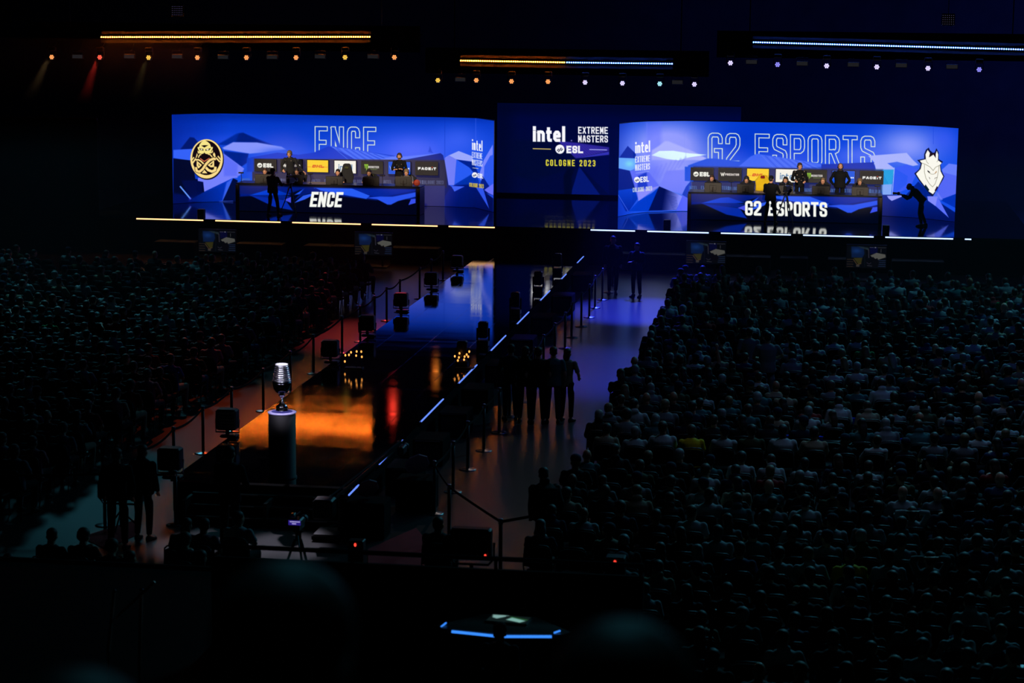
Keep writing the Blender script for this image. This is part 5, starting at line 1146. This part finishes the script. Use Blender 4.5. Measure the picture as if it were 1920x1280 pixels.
# the many smaller spectators and chairs further off: one crowd object and one chair object
low = {}
def dec(me, ratio):
    o = bpy.data.objects.new('t', me.copy()); _tmp.objects.link(o); d = o.modifiers.new('d', 'DECIMATE'); d.ratio = ratio; bpy.context.view_layer.update()
    ev = o.evaluated_get(bpy.context.evaluated_depsgraph_get()).to_mesh(); n = len(ev.vertices); co = np.empty(n*3); ev.vertices.foreach_get('co', co)
    fs = [tuple(p.vertices) for p in ev.polygons]; o.to_mesh_clear; m_ = o.data; bpy.data.objects.remove(o); bpy.data.meshes.remove(m_); return co.reshape(-1, 3), fs
for kd, parts in crowd.items():
    low[kd] = {k: dec(me, .10 if k in ('body','top','trousers') else .25) for k, me in parts.items() if k in ('body','top','trousers','hair','cap')}
lowchair = [(n_, dec(me, 1.0)) for n_, me in CM]
def heap(name, items, mats, label, cat):
    """items: (verts, faces, material) joined fast"""
    idx = {m.name: i for i, m in enumerate(mats)}; VV, LI, LT, MI, n = [], [], [], [], 0
    for v, f, m in items:
        VV.append(v); LI += [np.fromiter((j for q in f for j in q), int)+n]; LT += [np.fromiter((len(q) for q in f), int)]; MI.append(np.full(len(f), idx[m.name])); n += len(v)
    VV = np.vstack(VV); LI = np.concatenate(LI); LT = np.concatenate(LT); MI = np.concatenate(MI)
    me = bpy.data.meshes.new(name); me.vertices.add(len(VV)); me.vertices.foreach_set('co', VV.reshape(-1)); me.loops.add(len(LI)); me.loops.foreach_set('vertex_index', LI)
    me.polygons.add(len(LT)); me.polygons.foreach_set('loop_start', np.concatenate([[0], np.cumsum(LT)[:-1]])); 
    for m in mats: me.materials.append(m)
    me.polygons.foreach_set('material_index', MI); me.polygons.foreach_set('use_smooth', np.ones(len(LT), bool)); me.update(calc_edges=True); me.validate()
    o = obj(name, me); return tag(o, label, cat, kind='stuff')
for blk, test in (('right', lambda x: x > -8), ('left', lambda x: x <= -8)):
    P_, C_ = [], []
    for kd, x, y, rz, tp, tr, hr, sk, sc in rest:
        if not test(x): continue
        R_ = _rz(rz).T*sc; off = np.array((x, y, 0.))
        if kd == 'chair':
            for (n_, (v, f)) in lowchair: C_.append((v@R_+off, f, CHF if n_ == 'frame' else CHS))
        else:
            for k, (v, f) in low[kd].items(): P_.append((v@R_+off, f, {'body':SKIN[sk],'top':CL[tp],'trousers':CL[tr],'hair':HAIR[hr],'cap':CL['navy']}[k]))
    if P_: heap('crowd', P_, SKIN+list(HAIR.values())+list(CL.values()), 'the rest of the seated crowd further off %s of the catwalk' % blk, 'crowd')
    if C_: heap('chair_rows', C_, [CHS, CHF], 'the rest of the black chairs further off %s of the catwalk' % blk, 'chairs')
# ---------------------------------------------------------------- press tables in the right crowd with blue cups
for (xa, xb, y, z0, cups, t) in ((1440,1600,790,.74,(1454,1599),'upper'),(1480,1640,829,.74,(1477,1539),'middle'),(1610,1760,832,.74,(1692,),'lower')):
    a, b = at_z(xa, y, z0), at_z(xb, y, z0); e = empty('press_table', ((a[0]+b[0])/2, a[1]+.22, 0), 'narrow dark table in the right crowd, %s one of three' % t, 'table', 'tables in the right crowd')
    MB().box((0,0,z0-.015), (b[0]-a[0],.44,.03)).build('table_top', PLAST, e)
    for sx in (-1,1):
        for sy in (-.18,.18): MB().box((sx*((b[0]-a[0])/2-.05), sy, (z0-.03)/2), (.04,.04,z0-.03)).build('leg', BLACK, e)
    for k, cx in enumerate(cups):
        c = at_z(cx, y, z0); o = MB().lathe([(.033,0),(.042,.11),(.044,.112),(.040,.108),(.031,.006)], (0,0,0), 20).build('paper_cup', mat('blue_cup', (30,90,255), .5, noise=.05), None, True, (c[0], a[1]+.15, z0)); tag(o, 'bright blue cup at the %s of the %s table in the right crowd' % ('left' if k == 0 else 'right', t), 'cup', 'blue cups on the tables')
# ---------------------------------------------------------------- people standing about
def walker(x, y, rz, label, h=1.76, **k):       # feet at a floor pixel
    p = at_z(x, y, 0); kk = {q: k.pop(q) for q in list(k) if q in ('arms','lean','nod','turn','sleeves','hairstyle','build','hat','headset','legs','hood','tilt')}
    kk.setdefault('arms', [((-.27,-.03,1.12),(-.24,.10,.88)), ((.27,-.03,1.12),(.24,.10,.88))]); kk.setdefault('voxel', .014)
    return person(figure(STAND, **kk), (p[0], p[1], 0), rz, label, sc=h/1.76, **k)
walker(957, 788, .3, 'dark standing person, leftmost of the group in the right aisle', top='charcoal', group=None, sleeves='long', arms=[((-.27,.05,1.12),(-.12,.26,1.18)),((.27,.05,1.12),(.12,.26,1.10))])
walker(984, 793, -.1, 'standing person in a hooded jacket, second from the left of the aisle group', top='black', sleeves='long', hood=True, build=1.15)
walker(1008, 795, .15, 'standing person in black, middle of the aisle group', top='black', build=1.05)
walker(1036, 794, .1, 'standing person with a teal shirt in the aisle group', top='teal', trousers='navy', build=1.1)
walker(1062, 790, -.3, 'long-haired person with a slung bag, rightmost of the aisle group', top='beige', trousers='black', hairstyle='long', build=.9, h=1.68, arms=[((-.27,.0,1.12),(-.12,.22,1.0)),((.30,.0,1.12),(.20,.24,1.02))])
walker(1148, 552, PI+.2, 'tall dark person standing in the blue light at the far end of the aisle', top='black', h=1.9, build=1.2, sleeves='long', legs=[[(-.11,.02,.50),(-.10,-.02,.09),(-.10,.13,.03)],[(.09,.02,.50),(.09,-.02,.09),(.12,.13,.03)]])
walker(1193, 557, PI-.4, 'person in navy with crossed arms beside the far end of the right crowd', top='navy', h=1.75, build=1.1, sleeves='long', arms=[((-.28,.06,1.12),(.06,.24,1.14)),((.28,.06,1.12),(-.06,.26,1.16))])
walker(1436, 768, .1, 'person in a pale loose shirt and light trousers standing in the right crowd', top='grey', trousers='grey', h=1.85, build=1.15, arms=[((-.30,.06,1.14),(-.16,.28,1.10)),((.34,.08,1.20),(.20,.30,1.10))])
walker(1402, 745, .05, 'person in a light shirt standing just left of the tall one in the right crowd', top='grey', trousers='charcoal', h=1.7)
walker(1022, 1064, .35, 'large dark hooded person standing at the near corner of the right crowd', top='black', h=1.72, build=1.4, lean=.3, nod=.4, sleeves='long', hood=True)
walker(432, 1038, -.2, 'dark technician standing on the floor before the catwalk steps', top='black', h=1.9, build=1.1, sleeves='long', arms=[((-.27,.05,1.12),(-.12,.26,1.10)),((.27,.05,1.12),(.12,.26,1.10))])
walker(222, 1030, .1, 'dark technician behind the big floodlight on the left', top='black', h=1.8, sleeves='long')
walker(270, 1012, -.2, 'bulky dark technician left of the catwalk steps', top='black', h=1.72, build=1.2, sleeves='long', hood=True)
crew = [(93,989,'charcoal'),(153,990,'black'),(244,1029,'white'),(341,970,'grey'),(380,970,'pink'),(345,998,'charcoal'),(447,956,'white'),(370,1031,'white'),(12,1037,'grey'),(205,1010,'black')]
crewf = [figure(arms=q[0], voxel=.016, turn=q[1], nod=q[2], lean=q[3], hairstyle=q[4]) for q in ((LAP,-.4,.1,.1,'short'),(PHONE,.2,.3,.15,'bushy'),(FOLD,.5,0,0,'short'),(LAP,-.1,.2,.3,'long'))]
for k, (x, y, c) in enumerate(crew):
    p = at_z(x, y, 1.33); n_ = ordn(1+sorted(q[0] for q in crew).index(x))
    person(crewf[k % 4], (p[0], p[1], 0), .1*((k % 3)-1), '%s-topped crew member seated %s from the left in the group at the lower left' % (CN.get(c, c), n_), top=c, hair=('dark','brown')[k % 2], group='crew at the lower left')
    chair((p[0], p[1], 0), 0, 'black chair under the %s crew member from the left at the lower left' % n_, 'crew chairs at the lower left')
# technician seated beside the stand floodlight, lower middle
p = at_z(822, 963, 1.36); person(figure(voxel=.014, sleeves='long', build=1.3, turn=.2, arms=LAP), (p[0], p[1], 0), -.1, 'bulky dark technician seated beside the stand floodlight in the lower middle', top='black'); chair((p[0], p[1], 0), 0, 'black chair under the bulky technician in the lower middle', 'crew chairs at the lower left')
p = at_z(560, 1105, 0); e = empty('broadcast_camera', (p[0], p[1], 0), 'video camera on a tripod with a glowing viewfinder below the catwalk steps', 'camera')
zc = at_y(558, 980, p[1])[2]; tripod(e, (0,0,zc-.16)); video_camera(e, (0,0,zc-.02), .9)
def vf(a): a.c[:] = (40,26,120); a.text('CAM', 3, 2.5, 4, 3, 1, 1, (225,220,255)) if False else [a.line([(4+3*k,3),(5.6+3*k,3)], 2, (225,220,255)) for k in range(9)]; a.line([(9,7),(20,7)], 1.6, (190,180,240))
q_ = panel('viewfinder_screen', [(-.10,-.24),(.10,-.24)], zc+.02, zc+.10, .008, vf, uv=(32,10)); q_.parent = e
for (x, y, Y, w_, h_, led, ypole, t) in ((884,1018,33.0,.64,.50,'red',1080,'lower middle with a red led'),(226,908,36.4,.74,.52,'white',990,'lower left on a pole stand')):
    c = at_y(x, y, Y); e = empty('stand_floodlight', (c[0], Y, 0), 'large black floodlight in a yoke, '+t, 'floodlight', 'floodlights on stands'); z0 = c[2]-h_/2
    MB().bbox((0,0,z0+h_/2), (w_,.22,h_), .03).build('lamp_housing', BLACK, e); mb = MB()
    for k in range(7): mb.box((0,-.12,z0+h_*(.12+k*.12)), (w_*.8,.025,.018))
    mb.build('cooling_fins', PLAST, e)
    MB().tube([(-w_/2-.04,0,z0+h_*.55),(-w_/2-.04,0,z0+.02),(-w_/2+.05,0,z0-.09),(w_/2-.05,0,z0-.09),(w_/2+.04,0,z0+.02),(w_/2+.04,0,z0+h_*.55)], .02, 8).build('yoke', STEEL, e)
    MB().tube([(0,0,.05),(0,0,z0-.08)], .03).build('pole', BLACK, e); mb = MB()
    for k in range(3): a = k*2*PI/3+.5; mb.tube([(0,0,.35),(.32*math.cos(a),.32*math.sin(a),.02)], .016, 6)
    mb.build('tripod_base', BLACK, e); MB().ell((w_*.38,-.14,z0+.10), (.02,.012,.02), n=10).build('status_led', emat('%s_status_led' % led, (1,.05,.03) if led == 'red' else (.9,.9,1), 1.6 if led == 'red' else .5), e, True)
for (x, y, Y, t) in ((1153,1054,28.2,'red warning led on a small black box beside the right crowd'),(666,1021,34.5,'small red led on a black case in the lower middle')):
    c = at_y(x, y, Y); e = empty('power_box', (c[0], Y, 0), t, 'box', 'small boxes with red leds'); MB().bbox((0,.12,c[2]/2+.03), (.26,.22,c[2]+.06), .015).build('case', BLACK, e); MB().ell((0,-.005,c[2]), (.022,.012,.032), n=10).build('status_led', emat('red_status_led', (1,.05,.03), 1.6), e, True)
# red mat patches on the floor
for pts, t in (([(690,1030),(780,990),(860,1085),(690,1085)],'in the lower middle beside the technician'),([(150,1008),(255,975),(262,1000),(200,1030)],'at the lower left beneath the floodlight')):
    P3 = [at_z(x, y, .002) for x, y in pts]; c = sum(P3)/len(P3); mb = MB(); n = len(P3)
    mb.add([q-c+(0,0,dz) for dz in (0,.012) for q in P3], [tuple(range(n)), tuple(range(2*n-1, n-1, -1))]+[(i, (i+1)%n, (i+1)%n+n, i+n) for i in range(n)])
    o = mb.build('floor_mat', mat('dark_red_mat', (190,22,40), .9, noise=.2), None, False, c); tag(o, 'dark red floor mat '+t, 'mat')
# camera crane over the catwalk's right edge
a, b = at_y(640, 925, 36.6), at_z(752, 830, 1.35)
e = empty('camera_crane', (a[0], a[1], 0), 'black camera crane arm rising over the near catwalk corner', 'crane'); o_ = np.array((a[0], a[1], 0))
A0, B0 = a-o_, np.array(b)-o_
MB().tube([A0+(B0-A0)*-.25, B0], .035, 8).tube([A0+(B0-A0)*-.25+(0,0,.12), B0+(0,0,.05)], .018, 6).build('arm', mat('crane_arm', (70,66,64), .35, .6), e)
MB().tube([(0,0,.05),(0,0,A0[2])], .07).build('column', BLACK, e); MB().bbox((-.2,-.1,.06), (.5,.6,.12), .03).build('dolly', BLACK, e); video_camera(e, B0+np.array((0,.1,-.15)), .8); MB().bbox(A0+(B0-A0)*-.27, (.35,.35,.35), .03).build('counterweight', BLACK, e)
for (x, y, t, s) in ((782,870,'pale eight-sided reflector disc on the case right of the crane',.24),(690,915,'pale eight-sided reflector disc in the crane gear',.2)):
    c = at_z(x, y, .85); mb = MB(); mb.lathe([(s*.95,-.02),(s,-.012),(s,.012),(s*.95,.02),(s*.3,.035)], (0,0,0), 8, R=_rz(.5)@_rx(-PI/2+.5)); o = mb.build('reflector_disc', cloth('pale', (205,160,180)), None, False, c); tag(o, t, 'reflector', 'reflector discs')
    tag(MB().bbox((0,0,(c[2]-s)/2), (.7,.6,c[2]-s), .02).build('flight_case', DRAPE, None, False, (c[0], c[1], 0)), 'black flight case under the pale disc '+('by the crane' if x < 700 else 'near the posts'), 'case', 'flight cases')
# ---------------------------------------------------------------- control booth in the near middle, camera platform at the lower left
e = empty('control_booth', (-4.72, 22.4, 0), 'black-draped control booth with a metal top rail in the near middle', 'booth')
MB().box((0,2.6,1.35), (5.26,.05,2.7)).build('front_drape', DRAPE, e); MB().box((0,0,.8), (5.26,5.1,1.6)).build('platform', DRAPE, e)
MB().tube([(-2.63,2.6,2.83),(2.63,2.6,2.83)], .03, 8).build('top_rail', mat('dull_rail', (90,88,100), .45, .7), e)
for s in (-2.6,-.87,.87,2.6): MB().tube([(s,2.56,1.6),(s,2.56,2.83)], .022, 8).build('rail_post', BLACK, e)
e = empty('camera_platform', (-11.72, 27, 0), 'black-draped platform filling the lower left foreground', 'platform')
MB().box((0,1.9,.74), (8.6,.06,1.48)).build('front_drape', DRAPE, e); MB().box((0,-2.0,.72), (8.6,7.8,1.44)).build('deck', DRAPE, e)
# analyst desk with blue light edge
DX, DY = at_y(950, 1180, 24.0)[0], 24.0; dz = at_y(950, 1183, 23.6)[2]
e = empty('analyst_desk', (DX, DY, 1.6), 'angular dark desk with a bright blue glowing front edge in the near booth', 'desk'); h = dz-1.6
P2 = [(-.68,-.42),(.0,-.50),(.70,-.42),(.78,-.30),(.30,.22),(-.28,.24),(-.75,-.28)]
n = len(P2); MB().add([(x, y, z) for z in (h-.05, h) for x, y in P2], [tuple(range(n-1,-1,-1)), tuple(range(n, 2*n))]+[(i, (i+1)%n, (i+1)%n+n, i+n) for i in range(n)]).build('table_top', mat('desk_top_dark', (46,42,40), .4, noise=.2), e)
GLB = emat('blue_desk_light', (.04,.26,1), 1.1)
MB().tube([(-.56,-.455,h-.02),(-.02,-.515,h-.03)], .016, 8).tube([(.02,-.515,h-.03),(.58,-.452,h-.02)], .016, 8).build('light_tube', GLB, e); MB().tube([(-.70,-.36,h+.0),(-.66,-.26,h+.02)], .010, 6).tube([(.60,-.40,h+.01),(.66,-.34,h+.02)], .010, 6).build('corner_light', GLB, e)
MB().loft([((0,-.05,.02),(.5,0,0),(0,.25,0)), ((0,-.08,h-.05),(.62,0,0),(0,.30,0))], 8).build('pedestal', BLACK, e)
def tablet(a): a.c[:] = (14,22,20); a.poly([(1,1),(18,0),(14,4),(8,9),(3,7)], (125,165,160), .6); a.poly([(22,4),(38,9),(34,14),(18,10)], (120,170,160), .6); a.line([(20,3),(39,7)], 1.2, (40,110,50)); a.line([(16,1),(14,9)], 1, (14,20,22))
t = empty('tablet', (DX+.02, DY+.02, dz+.012), 'glowing tablet lying flat on the angular desk', 'tablet'); t.rotation_euler = (0,0,-.12)
MB().bbox((0,0,0), (.50,.30,.016), .004).build('case', BLACK, t); p = panel('screen', [(-.23,0),(.23,0)], -.13, .13, .012, tablet, uv=(40,15)); p.parent = t; p.rotation_euler = (-PI/2,0,0); p.location = (0,0,.010)
p = at_y(938, 1160, 21.9)
m = figure(STAND, voxel=.011, hat=1.0, nod=.25, arms=[((-.26,.10,1.12),(-.10,.34,1.04)),((.26,.10,1.12),(.10,.34,1.04))], sleeves='long')
s_ = (p[2]-1.6)/1.80; person(m, (p[0], 21.9, 1.6), PI-.1, 'person in a dark cap and navy top facing us before the glowing desk', top='navy', hats='black', hair='dark', features=True, sc=s_)
# stair rail and tripod-like poles, lower left; pole lower right; red light put into their colour
for (xa, ya, xb, yb, Y, t, nm) in ((214,1108,203,1222,24,'leaning grey pole, left of the pair at the lower left','pole'),(265,1106,261,1252,24,'upright red-lit pole, right of the pair at the lower left','pole'),(1341,1146,1316,1280,23.5,'long leaning grey pole at the lower right','pole')):
    a, b = at_y(xa, ya, Y), at_y(xb, yb, Y-.3); e = empty('stand_pole', b, t, 'pole', 'poles in the foreground'); MB().tube([(0,0,-(b[2]-(1.45 if xa < 400 else 0))), (0,0,0), a-b], .022, 8).build('tube', mat('dull_pole', (235,150,140), .5, .1), e); MB().ell(a-b, (.028,.028,.028), n=10).build('end_cap', PLAST, e)
a, b = at_y(217, 1158, 23.9), at_y(290, 1090, 23.9); e = empty('stand_brace', a, 'diagonal brace linking the two poles at the lower left', 'brace'); MB().tube([(0,0,0), b-a], .016, 8).build('tube', mat('dull_pole'), e)
# ---------------------------------------------------------------- spectators right in front of the camera, on the stand
e = empty('seating_tier', (-.9, 2.6, 0), 'dark concrete seating tier just below the camera', 'tier')
MB().box((0,0,7.38/2), (7,1.6,7.38)).build('concrete_step', mat('dark_concrete', (30,30,32), .9, noise=.3), e)
big = figure(arms=LAP, voxel=.012, hairstyle='bushy'); 
for (x, y, Y, sc, t) in ((535,1003,3.0,1.06,'blurred dark head close to the camera, big one left of centre'),(1172,1112,2.75,1.0,'blurred dark head close to the camera, right of centre'),(150,1208,2.6,.95,'blurred head close to the camera at the lower left corner')):
    p = at_y(x, y, Y); top_ = 1.36*sc; person(big, (p[0], Y, p[2]-top_), 0, t, top='charcoal', hair='dark', group='spectators close to the camera', sc=sc)
    zz = p[2]-top_; tag(MB().bbox((0,-.05,(zz+.44+7.40)/2-zz*0), (.46,.42,max(zz+.42-7.40,.05)), .01).build('tier_seat', CHS, None, False, (p[0], Y, 0)), 'dark seat under the '+t.replace('blurred ', '').split(' close')[0]+(' in the middle' if x == 535 else ' on the right' if x > 1000 else ' in the corner'), 'seat', 'seats on the tier')
bpy.data.collections.remove(_tmp)
